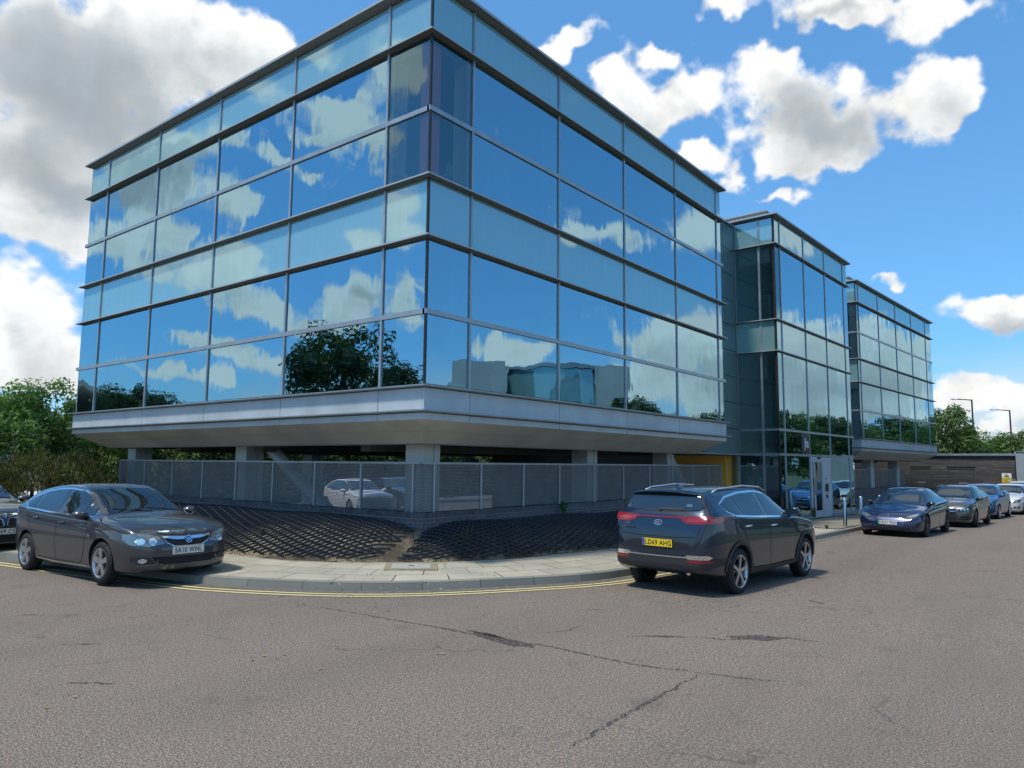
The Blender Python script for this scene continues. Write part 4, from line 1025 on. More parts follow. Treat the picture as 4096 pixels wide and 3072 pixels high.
        me.materials.clear(); me.materials.append(M['ink']); o=bpy.data.objects.new('plate_characters',me); col.objects.link(o); o.parent=pl
    def bar(s,name,pts,r,mat,n=8):
        mb=MB(); mb.tube(pts,r,n); return mk(name,mb,mat,s.root,smooth=True)
    def interior_seats(s): pass
def sidewin(c,side,outline,pillars,trim,belt_z=None,grow=.022):
    """outline of the whole glass area; pillars: x positions (z-slanted) splitting it"""
    cx=sum(p[0] for p in outline)/len(outline); cz=sum(p[1] for p in outline)/len(outline)
    big=[]
    n=len(outline)
    for i,(a,b) in enumerate(outline):
        p=Vector(outline[i-1]);q=Vector((a,b));r_=Vector(outline[(i+1)%n])
        d=((q-p).normalized()+(r_-q).normalized()); d=Vector((-d.y,d.x)).normalized()
        if d.dot(q-Vector((cx,cz)))<0: d=-d
        big.append(tuple(q+d*grow))
    c.patch('window_trim',side,big,trim,.003)
    c.patch('pillar_trim',side,outline,M['gloss'],.005)
    # split by slanted lines  z from zlo..zhi  x0 at bottom, x1 at top
    def clip(poly,fn):
        out=[]
        for i in range(len(poly)):
            a,b=poly[i-1],poly[i]; fa,fb=fn(a),fn(b)
            if fa*fb<0: t=fa/(fa-fb); out.append((a[0]+(b[0]-a[0])*t,a[1]+(b[1]-a[1])*t))
            if fb>=0: out.append(b)
        return out
    zl=min(p[1] for p in outline); zh=max(p[1] for p in outline)
    def shrink(P,k=.012):
        mx=sum(p[0] for p in P)/len(P); mz=sum(p[1] for p in P)/len(P)
        W_=max(p[0] for p in P)-min(p[0] for p in P);H_=max(p[1] for p in P)-min(p[1] for p in P)
        return [(mx+(a-mx)*(1-2*k/W_),mz+(b-mz)*(1-2*k/max(H_,.1))) for a,b in P]
    edges=[None]+pillars+[None]
    for i in range(len(edges)-1):
        P=outline
        if edges[i]:   # right limit (towards the front): keep x below it
            xb,xt,w=edges[i]; P=clip(P,lambda p:(xb+(xt-xb)*(p[1]-zl)/(zh-zl)-w/2)-p[0])
        if edges[i+1]:
            xb,xt,w=edges[i+1]; P=clip(P,lambda p:p[0]-(xb+(xt-xb)*(p[1]-zl)/(zh-zl)+w/2))
        if len(P)>=3: c.patch('side_window',side,shrink(P),M['cglass'],.008)
def circ(cx,cy,r,n=20,ry=None): return [(cx+r*math.cos(2*math.pi*k/n),cy+(ry or r)*math.sin(2*math.pi*k/n)) for k in range(n)]
def hatch_sides(c,trim,hand,sides='LR',rear=True):
    for sd in sides:
        sidewin(c,sd,[(.86,1.01),(.35,1.02),(-.6,1.045),(-1.45,1.095),(-1.60,1.16),(-1.52,1.26),(-1.20,1.355),(-.75,1.405),(-.3,1.415),(.1,1.385),(.40,1.29),(.68,1.155)],[(.56,.50,.05),(-.22,-.26,.10),(-1.12,-1.30,.07)],trim)
        gap=M['under']
        c.line('door_gap',sd,[(.78,.95),(.86,.80),(.80,.45),(.70,.28),(-.20,.27),(-.22,.60),(-.17,.97)],.009,gap)
        c.line('door_gap',sd,[(-.20,.27),(-.85,.29),(-1.0,.50),(-1.18,.75),(-1.35,.95),(-1.33,1.06)],.009,gap)
        c.line('sill_trim',sd,[(.9,.245),(0,.24),(-.9,.26)],.016,trim,.006)
        c.line('bonnet_gap',sd,[(1.02,.985),(1.45,.895),(1.85,.80)],.008,gap)
        c.handle(-.02,.885,sd,hand); c.handle(-1.0,.925,sd,hand)
def front_glass(c,base,top,y0,y1,yt,wipers=True):
    c.patch('windscreen','F',[(0,base+.01),(y0*.6,base),(y0,base-.03),(y1,(base+top)/2-.01),(yt,top-.02),(yt*.6,top-.004),(0,top)],M['cglass'],.005,step=.05,sym=True)
    if wipers:
        for s_ in ((.62,.05),(.10,-.50)):
            c.line('wiper','F',[(s_[0],base+.005),(s_[1],base+.055)],.014,M['black'],.02)
# ---- dark grey hatchback, left
def astra():
    c=Car(HATCH,paint('metallic_grey_brown',(.045,.047,.055)),'parked_car','dark grey five door hatchback parked with its front wheel on the kerb at the bend','' and None or (-3.20,4.27,.01),R(-87.6))
    hatch_sides(c,M['chrome'],M['gloss'])
    front_glass(c,1.06,1.425,.68,.645,.565)
    c.patch('rear_window','B',[(0,1.12),(.58,1.12),(.54,1.36),(0,1.38)],M['cglass'],.005,sym=True)
    for sg in(1,-1):
        P=[(.36,.625),(.45,.735),(.60,.775),(.77,.795),(.835,.775),(.84,.70),(.80,.625),(.60,.595)]
        h=c.patch('headlight','F',[(a*sg,b) for a,b in P],M['lens'],.006,step=.04)
        c.patch('lamp_bowl','F',circ(.55*sg,.665,.055),M['lensw'],.011,h,step=.03); c.patch('lamp_bowl','F',circ(.70*sg,.675,.050),M['lensw'],.011,h,step=.03)
        c.patch('fog_recess','F',[(a*sg,b) for a,b in [(.50,.335),(.48,.40),(.62,.435),(.78,.455),(.80,.40),(.70,.335)]],M['clad'],.005,step=.04)
        c.patch('fog_light','F',circ(.67*sg,.388,.05,ry=.032),M['lensw'],.011,step=.03)
        c.line('fog_trim','F',[(.47*sg,.40),(.50*sg,.33),(.72*sg,.315)],.012,M['lens'],.008)
        c.mirror(.70,1.03,c.pm,sg)
    g=c.patch('grille','F',[(0,.585),(.24,.592),(.345,.64),(.40,.715),(.2,.705),(0,.70)],M['under'],.007,step=.04,sym=True)
    for z in (.605,.625,.645,.665): c.line('grille_slat','F',[(-.30,z),(.30,z)],.006,M['clad'],.012,g)
    c.patch('chrome_bar','F',[(0,.672),(.2,.678),(.385,.712),(.405,.735),(.2,.722),(0,.718)],M['chrome'],.014,sym=True,step=.04)
    c.line('grille_trim','F',[(-.39,.715),(-.34,.635),(-.23,.583),(0,.575),(.23,.583),(.34,.635),(.39,.715)],.012,M['chrome'],.010)
    b=c.patch('badge','F',circ(0,.668,.056),M['chrome'],.030,step=.03); c.patch('badge_face','F',circ(0,.668,.046),pbr('badge_blue',(.05,.12,.30),.3,.5),.032,b,step=.03)
    c.line('badge_griffin','F',[(-.03,.655),(-.01,.685),(.012,.672),(.03,.69)],.013,M['lensw'],.036,b); c.line('badge_griffin','F',[(-.012,.64),(.0,.66),(.02,.648)],.012,M['lensw'],.036,b)
    l=c.patch('lower_grille','F',[(0,.315),(.38,.322),(.50,.36),(.57,.44),(.30,.43),(0,.425)],M['under'],.006,step=.04,sym=True)
    for z in (.34,.365,.39,.413): c.line('grille_slat','F',[(-.46,z),(.46,z)],.006,M['clad'],.011,l)
    c.line('grille_trim','F',[(-.58,.45),(-.50,.355),(-.38,.312),(0,.303),(.38,.312),(.50,.355),(.58,.45)],.012,c.pm,.010)
    c.line('bonnet_gap','F',[(-.45,.775),(-.30,.752),(0,.742),(.30,.752),(.45,.775)],.008,M['under'],.003)
    c.line('bumper_gap','F',[(-.90,.60),(-.80,.585)],.007,M['under']); c.line('bumper_gap','F',[(.90,.60),(.80,.585)],.007,M['under'])
    c.patch('lower_lip','F',[(0,.20),(.6,.20),(.78,.225),(.80,.255),(.6,.245),(0,.245)],M['clad'],.004,sym=True)
    for sd in 'LR': c.patch('side_badge',sd,[(.93,.70),(1.0,.705),(1.0,.735),(.93,.73)],M['chrome'],.006,step=.05); c.patch('tail_light',sd,[(-1.86,.92),(-1.76,1.0),(-1.88,1.07),(-2.06,1.05),(-2.05,.92)],M['redlens'],.006,step=.04)
    c.line('body_crease','R',[(1.0,.80),(.2,.86),(-.8,.90),(-1.7,.96)],.004,c.pm,.006)
    c.plate('F',.515,'SA10 WNL',M['plw'])
    c.wheels((5,'wide'),.222,M['rims'],y=.90)
    mb=MB(); mb.tube([(-1.45,0,1.44),(-1.55,0,1.51)],[.02,.006],8); mk('aerial',mb,M['black'],c.root)
    c.root.rotation_euler.y=R(-.6); return c
astra()
# ---- blue grey SUV
def sportage():
    c=Car(SUV,paint('metallic_blue_grey',(.006,.018,.042)),'parked_car','dark blue grey SUV with a yellow rear number plate and silver roof rails','' and None or (3.45,-4.04,gz(3.45)),R(-3.8))
    for sd in 'LR':
        sidewin(c,sd,[(1.00,1.115),(.35,1.125),(-.7,1.165),(-1.38,1.205),(-1.62,1.28),(-1.68,1.37),(-1.40,1.46),(-.9,1.515),(-.3,1.53),(.15,1.485),(.55,1.355)],[(.80,.72,.035),(-.24,-.30,.10),(-1.10,-1.30,.06)],M['chrome'],grow=.028)
        g=M['under']
        c.line('door_gap',sd,[(.85,1.06),(.92,.85),(.86,.55),(.80,.36),(-.20,.35),(-.22,.75),(-.18,1.11)],.009,g)
        c.line('door_gap',sd,[(-.20,.35),(-.82,.37),(-.98,.62),(-1.15,.92),(-1.36,1.08),(-1.42,1.19)],.009,g)
        c.handle(-.04,.985,sd,M['chrome']); c.handle(-1.02,1.02,sd,M['chrome'])
        for sx in(1,-1):
            cx,cz,r0,r1=sx*c.T['wb']/2,c.T['r']+.005,.400,.462
            P=[(cx+r1*math.cos(a),cz+r1*math.sin(a)) for a in [math.pi*(k/16)*1.10-.16 for k in range(17)]]+[(cx+r0*math.cos(a),cz+r0*math.sin(a)) for a in [math.pi*(k/16)*1.10-.16 for k in range(16,-1,-1)]]
            # project the ring in segments
            for k in range(16):
                q=[P[k],P[k+1],P[32-k],P[33-k]]
                if k==0: ringmb=MB()
                hh=[c.hit(sd,*v) for v in q]
                if any(h[0] is None for h in hh): continue
                sg=1 if sd=='L' else -1
                v=[h[0]+Vector((0,sg*.012,0)) for h in hh]; ringmb.quad(*v)
                v2=[v[3],v[2],v[2]-Vector((0,sg*.05,0)),v[3]-Vector((0,sg*.05,0))]; ringmb.quad(*v2)
            mk('arch_cladding',ringmb,M['clad'],c.root,smooth=50)
        c.patch('sill_cladding',sd,[(.93,.30),(.93,.345),(0,.345),(-.92,.36),(-.92,.27),(0,.262)],M['clad'],.010)
        c.patch('tail_light_side',sd,[(-2.19,1.10),(-1.98,1.09),(-1.70,1.155),(-1.68,1.19),(-1.98,1.195),(-2.16,1.195)],M['redlens'],.006,step=.03)
        c.patch('tail_light_glow',sd,[(-2.12,1.125),(-1.98,1.12),(-1.82,1.155),(-1.98,1.168),(-2.12,1.168)],M['redlens2'],.009,step=.03)
        c.patch('mud_flap',sd,[(1.76,.28),(1.80,.42),(1.86,.42),(1.84,.28)],M['clad'],.012)
        sg=1 if sd=='L' else -1
        c.mirror(.78,1.17,M['gloss'],sg)
        c.bar('roof_rail',[(-1.62,sg*.60,1.545),(-1.45,sg*.60,1.59),(-.6,sg*.615,1.63),(.05,sg*.615,1.60),(.28,sg*.61,1.53)],[.014,.017,.017,.017,.014],M['galv'])
    c.patch('window_surround','B',[(0,1.25),(.45,1.26),(.66,1.29),(.74,1.35),(.70,1.46),(.60,1.55),(0,1.565)],M['gloss'],.004,step=.04,sym=True)
    c.patch('rear_window','B',[(0,1.262),(.42,1.272),(.64,1.30),(.70,1.345),(.65,1.46),(.57,1.54),(0,1.553)],M['cglass'],.006,step=.04,sym=True)
    c.line('rear_wiper','B',[(.02,1.285),(-.40,1.29)],.022,M['black'],.02)
    c.patch('light_bar','B',[(0,1.160),(.40,1.158),(.40,1.180),(0,1.182)],M['redlens'],.009,sym=True,step=.04)
    c.patch('brake_light','B',[(0,1.556),(.14,1.555),(.14,1.568),(0,1.57)],M['redlens'],.008,sym=True)
    for sg in(1,-1):
        t1=c.patch('tail_light','B',[(a*sg,b) for a,b in [(.34,1.19),(.60,1.205),(.80,1.205),(.845,1.19),(.845,1.105),(.72,1.085),(.50,1.085),(.42,1.115)]],M['redlens'],.007,step=.03)
        c.patch('lamp_glow','B',[(a*sg,b) for a,b in [(.48,1.12),(.50,1.165),(.78,1.17),(.78,1.125),(.6,1.11)]],M['redlens2'],.011,t1,step=.03)
        c.patch('reversing_light','B',[(a*sg,b) for a,b in [(.46,.60),(.50,.63),(.80,.64),(.84,.61),(.80,.575),(.52,.57)]],M['lensw'],.012,step=.03)
        c.patch('reflector','B',[(a*sg,b) for a,b in [(.50,.53),(.52,.56),(.84,.565),(.85,.53),(.60,.515)]],M['redlens'],.014,step=.03)
    c.patch('bumper_cladding','B',[(0,.40),(.55,.40),(.80,.44),(.90,.50),(.905,.60),(.80,.585),(.5,.575),(0,.575)],M['clad'],.010,sym=True,step=.05)
    c.line('bumper_trim','B',[(-.62,.60),(-.3,.592),(0,.59),(.3,.592),(.62,.60)],.018,M['chrome'],.016)
    c.line('tailgate_gap','B',[(-.70,1.09),(-.66,.80),(-.60,.715),(-.3,.70),(.3,.70),(.60,.715),(.66,.80),(.70,1.09)],.010,M['under'])
    c.patch('plate_recess_shade','B',[(0,.715),(.55,.73),(.62,.80),(.65,.895),(.3,.875),(0,.873)],paint('recess_shade_paint',(.006,.011,.020)),.003,sym=True)  # flat patch; shade of the recess put into a darker body colour
    c.line('tailgate_crease','B',[(-.65,.90),(-.3,.88),(.3,.88),(.65,.90)],.012,M['under'],.004)
    b=c.patch('badge','B',circ(0,1.085,.075,ry=.042),M['chrome'],.012,step=.03); c.patch('badge_face','B',circ(0,1.085,.066,ry=.034),M['gloss'],.016,b,step=.03)
    h,_=c.hit('B',0,1.085)
    text('badge_letters','KIA',.058,M['chrome'],b,(h.x-.020,0,1.085),(R(90),0,R(-90)),.9,.002,bold=.002)
    h,_=c.hit('B',.52,.99)
    text('model_letters','SPORTAGE',.040,M['chrome'],c.root,(h.x-.012,.50,.985),(R(90),0,R(-97)),1.0,.002,bold=.001)
    c.plate('B',.785,'LD69 AHG',M['ply'],M['pblue'])
    # spoiler over the rear window
    mb=MB(); P=[(-1.86,1.585),(-2.07,1.565),(-2.09,1.55),(-1.9,1.55)]
    ys=[-.56,-.3,0,.3,.56]; o=0
    for y in ys:
        for x,z in P: mb.v.append((x+ .05*(y/.56)**2,y,z-.035*(y/.56)**2))
    for i in range(4):
        for k in range(4): mb.f.append([i*4+k,i*4+(k+1)%4,(i+1)*4+(k+1)%4,(i+1)*4+k]); mb.m.append(0)
    mb.f+= [[0,3,2,1],[16,17,18,19]]; mb.m+=[0,0]
    mk('spoiler',mb,c.pm,c.root,smooth=50)
    mb=MB(); mb.add([(-1.42,-.02,1.60),(-1.42,.02,1.60),(-1.62,.022,1.59),(-1.62,-.022,1.59),(-1.60,0,1.672),(-1.54,0,1.665)],[(0,1,2,3),(0,3,4,5),(1,5,4,2),(0,5,1),(3,2,4)]); mk('aerial',mb,M['gloss'],c.root)
    front_glass(c,1.17,1.52,.72,.68,.61,False)
    c.patch('window_sticker','B',[(-.42,1.33),(-.42,1.37),(-.52,1.37),(-.52,1.33)],M['lens'],.012)
    mb=MB(); mb.tube([(-2.0,-.45,.36),(-2.12,-.45,.355)],.035,12); mk('exhaust',mb,M['chrome'],c.root,smooth=40)
    c.wheels((5,'blade'),.245,M['rims'],y=.915,tyre_w=.225)
    return c
sportage()
def front_simple(c,kind,hz=.68,glassb=1.06,glasst=1.425):
    for sg in(1,-1):
        if kind=='ev':
            P=[(.47,.60),(.55,.655),(.70,.715),(.80,.735),(.81,.69),(.74,.62),(.60,.585)]
            h=c.patch('headlight','F',[(a*sg,b) for a,b in P],M['lens'],.006,step=.04); c.line('lamp_bowl','F',[(.52*sg,.615),(.70*sg,.655),(.78*sg,.70)],.022,M['lensw'],.011,h)
        elif kind=='star':
            P=[(.44,.60),(.50,.70),(.70,.735),(.84,.75),(.85,.71),(.78,.64),(.60,.60)]
            h=c.patch('headlight','F',[(a*sg,b) for a,b in P],M['gloss'],.006,step=.04)
            for k in range(3): c.patch('lamp_bowl','F',circ((.56+.09*k)*sg,.655+.015*k,.03),M['lensw'],.011,h,step=.03)
            c.line('lamp_strip','F',[(.48*sg,.69),(.66*sg,.715),(.82*sg,.735)],.014,M['lensw'],.012,h)
            c.patch('air_intake','F',[(a*sg,b) for a,b in [(.46,.30),(.50,.42),(.62,.46),(.80,.47),(.83,.36),(.72,.29)]],M['under'],.006,step=.04)
            c.line('intake_fin','F',[(.50*sg,.36),(.80*sg,.38)],.012,c.pm,.012); c.line('intake_fin','F',[(.50*sg,.41),(.80*sg,.43)],.012,c.pm,.012)
        else:
            P=[(.40,.62),(.42,.72),(.60,.755),(.80,.765),(.83,.70),(.74,.625),(.55,.60)]
            h=c.patch('headlight','F',[(a*sg,b) for a,b in P],M['lens'],.006,step=.04)
            for k in range(2): c.patch('lamp_bowl','F',circ((.52+.15*k)*sg,.675+.012*k,.048),M['lensw'],.011,h,step=.03)
            f=c.patch('fog_recess','F',[(a*sg,b) for a,b in [(.56,.34),(.55,.42),(.80,.44),(.79,.36)]],M['under'],.006,step=.04); c.patch('fog_light','F',circ(.68*sg,.39,.035),M['lensw'],.011,f,step=.03)
    if kind=='star':
        g=c.patch('grille','F',[(0,.50),(.30,.505),(.40,.56),(.37,.67),(.2,.69),(0,.69)],M['under'],.006,step=.04,sym=True)
        c.line('grille_bar','F',[(-.37,.60),(-.1,.60)],.022,M['chrome'],.014,g); c.line('grille_bar','F',[(.1,.60),(.37,.60)],.022,M['chrome'],.014,g)
        b=c.patch('badge','F',circ(0,.60,.075),M['chrome'],.018,step=.03); c.patch('badge_face','F',circ(0,.60,.063),M['gloss'],.021,b,step=.03)
        for a in (90,210,330): c.line('badge_star','F',[(0,.60),(.06*math.cos(R(a)),.60+.06*math.sin(R(a)))],.014,M['chrome'],.026,b)
        c.patch('lower_grille','F',[(0,.26),(.36,.265),(.44,.34),(.3,.40),(0,.40)],M['under'],.006,step=.04,sym=True)
    elif kind=='kidney':
        for sg in(1,-1):
            g=c.patch('grille','F',[(a*sg,b) for a,b in [(.03,.58),(.05,.69),(.10,.72),(.30,.715),(.33,.68),(.28,.585),(.22,.565),(.06,.565)]],M['under'],.008,step=.04)
            P=[(.03,.58),(.05,.69),(.10,.72),(.30,.715),(.33,.68),(.28,.585),(.22,.565),(.06,.565),(.03,.58)]
            c.line('grille_trim','F',[(a*sg,b) for a,b in P],.013,M['chrome'],.014,g)
            for k in range(6): c.line('grille_slat','F',[((.07+k*.038)*sg,.585),((.08+k*.038)*sg,.70)],.008,M['clad'],.012,g)
        b=c.patch('badge','F',circ(0,.76,.041),M['chrome'],.012,step=.03)
        for q in (0,2): c.patch('badge_quarter','F',[(0,.76)]+[(.030*math.cos(R(90*q+a)),.76+.030*math.sin(R(90*q+a))) for a in (0,30,60,90)],M['pblue'],.016,b)
        c.patch('lower_grille','F',[(0,.25),(.45,.255),(.52,.33),(.45,.40),(0,.40)],M['under'],.006,step=.04,sym=True)
    elif kind=='ev':
        c.patch('lower_grille','F',[(0,.235),(.45,.24),(.62,.28),(.60,.335),(.4,.32),(0,.315)],M['under'],.005,step=.04,sym=True)
        for sg in(1,-1): c.line('side_vent','F',[(.66*sg,.30),(.78*sg,.36),(.82*sg,.48)],.03,M['under'],.006)
    c.line('bonnet_gap','F',[(-.5,.745),(-.3,.735),(0,.73),(.3,.735),(.5,.745)],.008,M['under'],.003)
def tesla():
    c=Car(SALOON,paint('deep_blue_pearl',(.004,.015,.075),.4,.25),'parked_car','deep blue electric saloon with green flashed number plate, first in the row by the bollards',(17.85,-4.27,gz(17.85)),R(177.5))
    for sd in 'LR':
        sidewin(c,sd,[(1.02,.93),(.3,.955),(-.8,.995),(-1.45,1.025),(-1.62,1.07),(-1.35,1.20),(-.95,1.30),(-.45,1.345),(-.05,1.325),(.35,1.22)],[(.72,.66,.03),(-.22,-.28,.09),(-1.20,-1.32,.04)],M['gloss'],grow=.014)
        g=M['under']
        c.line('door_gap',sd,[(.85,.88),(.92,.68),(.86,.40),(.78,.24),(-.24,.23),(-.26,.6),(-.22,.92)],.009,g)
        c.line('door_gap',sd,[(-.24,.23),(-.90,.25),(-1.05,.48),(-1.25,.72),(-1.45,.88),(-1.45,.99)],.009,g)
        c.line('door_handle',sd,[(-.02,.83),(-.20,.83)],.02,M['gloss'],.006); c.line('door_handle',sd,[(-1.0,.86),(-1.18,.86)],.02,M['gloss'],.006)
        c.mirror(.76,.985,M['gloss'],1 if sd=='L' else -1,(.10,.12,.065))
        c.patch('repeater',sd,[(1.0,.62),(1.07,.625),(1.07,.645),(1.0,.64)],M['chrome'],.006)
    front_glass(c,.965,1.335,.68,.635,.555,False); front_simple(c,'ev')
    c.patch('roof_glass','T',[(-.95,.46),(-.3,.48),(-.05,.46),(-.05,-.46),(-.3,-.48),(-.95,-.46)],M['gloss'],.004)
    b=c.patch('badge','F',[(-.035,.655),(.035,.655),(.03,.645),(.008,.645),(.0,.60),(-.008,.645),(-.03,.645)],M['chrome'],.008,step=.02)
    c.plate('F',.445,'YK71 TNV',M['plw'],M['pgreen'])
    c.wheels((5,'twin'),.232,M['rimd'],y=.915)
tesla()
def hatch(label,loc,yaw,pm,kind,plate,style,rm,trim,T=HATCH,sc=(1,1,1),steer=0,z=.515,group=None):
    c=Car(T,pm,'parked_car',label,loc,yaw,sc=sc,group=group)
    if T is HATCH: hatch_sides(c,trim,trim if trim is M['chrome'] else pm); front_glass(c,1.06,1.425,.68,.645,.565); zm,xm=1.03,.70
    else:
        for sd in 'LR':
            sidewin(c,sd,[(1.00,1.115),(.35,1.125),(-.7,1.165),(-1.38,1.205),(-1.62,1.28),(-1.68,1.37),(-1.40,1.46),(-.9,1.515),(-.3,1.53),(.15,1.485),(.55,1.355)],[(.80,.72,.035),(-.24,-.30,.10),(-1.10,-1.30,.06)],trim)
            c.bar('roof_rail',[(-1.62,(1 if sd=='L' else -1)*.60,1.60),(-1.45,(1 if sd=='L' else -1)*.60,1.66),(.05,(1 if sd=='L' else -1)*.615,1.665),(.28,(1 if sd=='L' else -1)*.61,1.59)],.02,M['galv'])
        front_glass(c,1.17,1.52,.72,.68,.61); zm,xm=1.17,.78
    front_simple(c,kind)
    for sg in(1,-1): c.mirror(xm,zm,pm,sg)
    c.patch('rear_window','B',[(0,1.14),(.55,1.14),(.50,1.34),(0,1.36)] if T is HATCH else [(0,1.28),(.6,1.3),(.55,1.52),(0,1.54)],M['cglass'],.005,sym=True)
    if plate: c.plate('F',.44 if kind!='kidney' else .47,plate,M['plw'])
    c.wheels(style,.235,rm,y=.90,steer=steer)
    return c
hatch('mid grey hatchback with dark twin spoke wheels, second in the row',(24.1,-4.85,gz(24)),R(177.5),paint('mountain_grey',(.07,.074,.082),.6),'star','',(5,'twin'),M['rimd'],M['gloss'],steer=R(14))
hatch('bright blue hatchback, third in the row between grey and white cars',(31.2,-4.95,gz(31)),R(176.5),paint('bright_blue',(.012,.10,.30),.35),'star','',(5,'wide'),M['rims'],M['chrome'])
hatch('white hatchback, fourth in the row behind the blue one',(36.9,-5.6,gz(37)),R(173.5),paint('solid_white',(.62,.63,.62),0,.3),'kidney','',(5,'twin'),M['rims'],M['gloss'])
hatch('white estate with roof rails, last in the row and largest there',(43.6,-5.7,gz(43)),R(174),paint('pearl_white',(.58,.59,.60),0,.3),'kidney','',(5,'wide'),M['rims'],M['chrome'],T=SUV)
hatch('grey saloon with chrome kidney grilles cut off by the left edge',(-3.95,9.99,.04),R(-86),paint('mineral_grey',(.06,.062,.068),.6),'kidney','N69 CS',(5,'wide'),M['rims'],M['chrome'])
hatch('white hatchback parked behind the metal screen under the corner block',(12.2,16.2,-.30),R(-108),paint('yard_white',(.70,.71,.70),0,.3),'ev','',(5,'thin'),M['rims'],M['gloss'])
hatch('dark car parked behind the corner column under the block',(16.6,18.2,-.30),R(-108),paint('yard_dark',(.03,.033,.04),.5),'ev','',(5,'thin'),M['rims'],M['chrome'])
# ------------------------------------------------------------------ vegetation
def m_leaf(name,c0,c1,trans=.3):
    m,t,o=newmat(name); at=t.n('ShaderNodeAttribute',attribute_name='tint').outputs
    f=t.n('ShaderNodeSeparateColor',{0:at[0]}).outputs[0]
    c=t.mix(f,c0,c1)
    p=t.n('ShaderNodeBsdfPrincipled',{'Base Color':c,'Roughness':.55,'Specular IOR Level':.35}).outputs[0]
    tr=t.n('ShaderNodeBsdfTranslucent',{'Color':t.mix(1.0,c,(1.3,1.5,.7),'MULTIPLY')}).outputs[0]
    mx=t.n('ShaderNodeMixShader',{0:trans,1:p,2:tr}).outputs[0]; t.t.links.new(mx,o.inputs[0]); return m
M['leaf_dark']=m_leaf('dark_green_leaves',(.018,.045,.015),(.07,.12,.030))
M['leaf_mid']=m_leaf('mid_green_leaves',(.03,.08,.018),(.13,.20,.045))
M['leaf_light']=m_leaf('pale_green_leaves',(.05,.12,.035),(.17,.28,.085),.4)
M['leaf_brown']=m_leaf('bronze_green_sprays',(.026,.038,.012),(.155,.145,.042),.25)
M['bark']=pbr('bark',(.075,.06,.045),.9,nz=(6,.3),bump=(20,.6,.02))
def leaves(name,clumps,per,ls,mat,parent,seed,shape=.45,up=.35,droop=0,spray=False):
    r=random.Random(seed); v=[];f=[];tint=[]
    for (cx,cy,cz,rad) in clumps:
        base=r.random()
        for k in range(per):
            while True:
                d=Vector((r.gauss(0,1),r.gauss(0,1),r.gauss(0,1)))
                if d.length>.01: break
            d.normalize(); q=rad*(.45+.6*r.random()**.6)
            p=Vector((cx,cy,cz))+Vector((d.x*q,d.y*q,d.z*q*.8))
            n=(d+Vector((r.gauss(0,.5),r.gauss(0,.5),r.gauss(0,.4)+up))).normalized()
            a=n.cross(Vector((r.gauss(0,1),r.gauss(0,1),r.gauss(0,1)))).normalized(); b=n.cross(a)
            if spray: a=(d*.6+Vector((r.gauss(0,.3),r.gauss(0,.3),.7))).normalized(); b=a.cross(n).normalized()
            s=ls*(.6+.8*r.random()); w=s*shape
            a_=a*s; b_=b*w; o=len(v)
            tip=p+a_-Vector((0,0,droop*s))
            v+= [tuple(p-a_*.7),tuple(p+b_*.7),tuple(tip),tuple(p-b_*.7)]; f.append((o,o+1,o+2,o+3))
            sh=min(1,max(0,.45*base+.55*r.random())); tint+= [sh]*4
    me=bpy.data.meshes.new(name); me.from_pydata(v,[],f); me.materials.append(mat)
    ca=me.color_attributes.new('tint','FLOAT_COLOR','POINT'); ca.data.foreach_set('color',[c for s in tint for c in (s,s,s,1)])
    o=bpy.data.objects.new(name,me); col.objects.link(o); o.parent=parent; return o
def crown_clumps(r,cx,cy,cz,rx,ry,rz,n,cr,hollow=.55):
    out=[]
    while len(out)<n:
        d=Vector((r.gauss(0,1),r.gauss(0,1),r.gauss(0,1))).normalized(); q=hollow+(1-hollow)*r.random()
        if d.z<-.55: continue
        k=1+.28*mnoise.noise(Vector((d.x*1.8+cx,d.y*1.8+cy,d.z*1.8)))
        out.append((cx+d.x*rx*q*k,cy+d.y*ry*q*k,cz+d.z*rz*q*k,cr*(.6+.8*r.random())))
    return out
def tree(label,loc,h,rx,rz,seed,mat,n=60,per=90,ls=.11,group=None,cr=.5,trunk=.14,name='tree',cat='tree',lowtrunk=.3):
    r=random.Random(seed); x,y=loc[0],loc[1]; z0=gz(x)-.05 if len(loc)<3 else loc[2]
    root=thing(name,label,cat,(x,y,z0),0,group)
    cz=h-rz
    cl=crown_clumps(r,0,0,cz,rx,rx,rz,n,cr)
    leaves('crown',cl,per,ls,mat,root,seed+1)
    mb=MB(); top=Vector((r.uniform(-.2,.2),r.uniform(-.2,.2),cz+rz*.4))
    mb.tube([(0,0,0),(.03,0,h*lowtrunk),tuple(top*.75),tuple(top)],[trunk,trunk*.8,trunk*.5,trunk*.2],8)
    for c in cl[::3]:
        s=top*(.35+.5*r.random()); s.z=max(s.z,h*lowtrunk); e=Vector(c[:3]); m_=(s+e)/2+Vector((r.uniform(-.2,.2),r.uniform(-.2,.2),r.uniform(0,.2)))
        mb.tube([s,m_,e],[trunk*.3,trunk*.18,trunk*.06],5,cap=False)
    mk('trunk',mb,M['bark'],root,smooth=True); return root
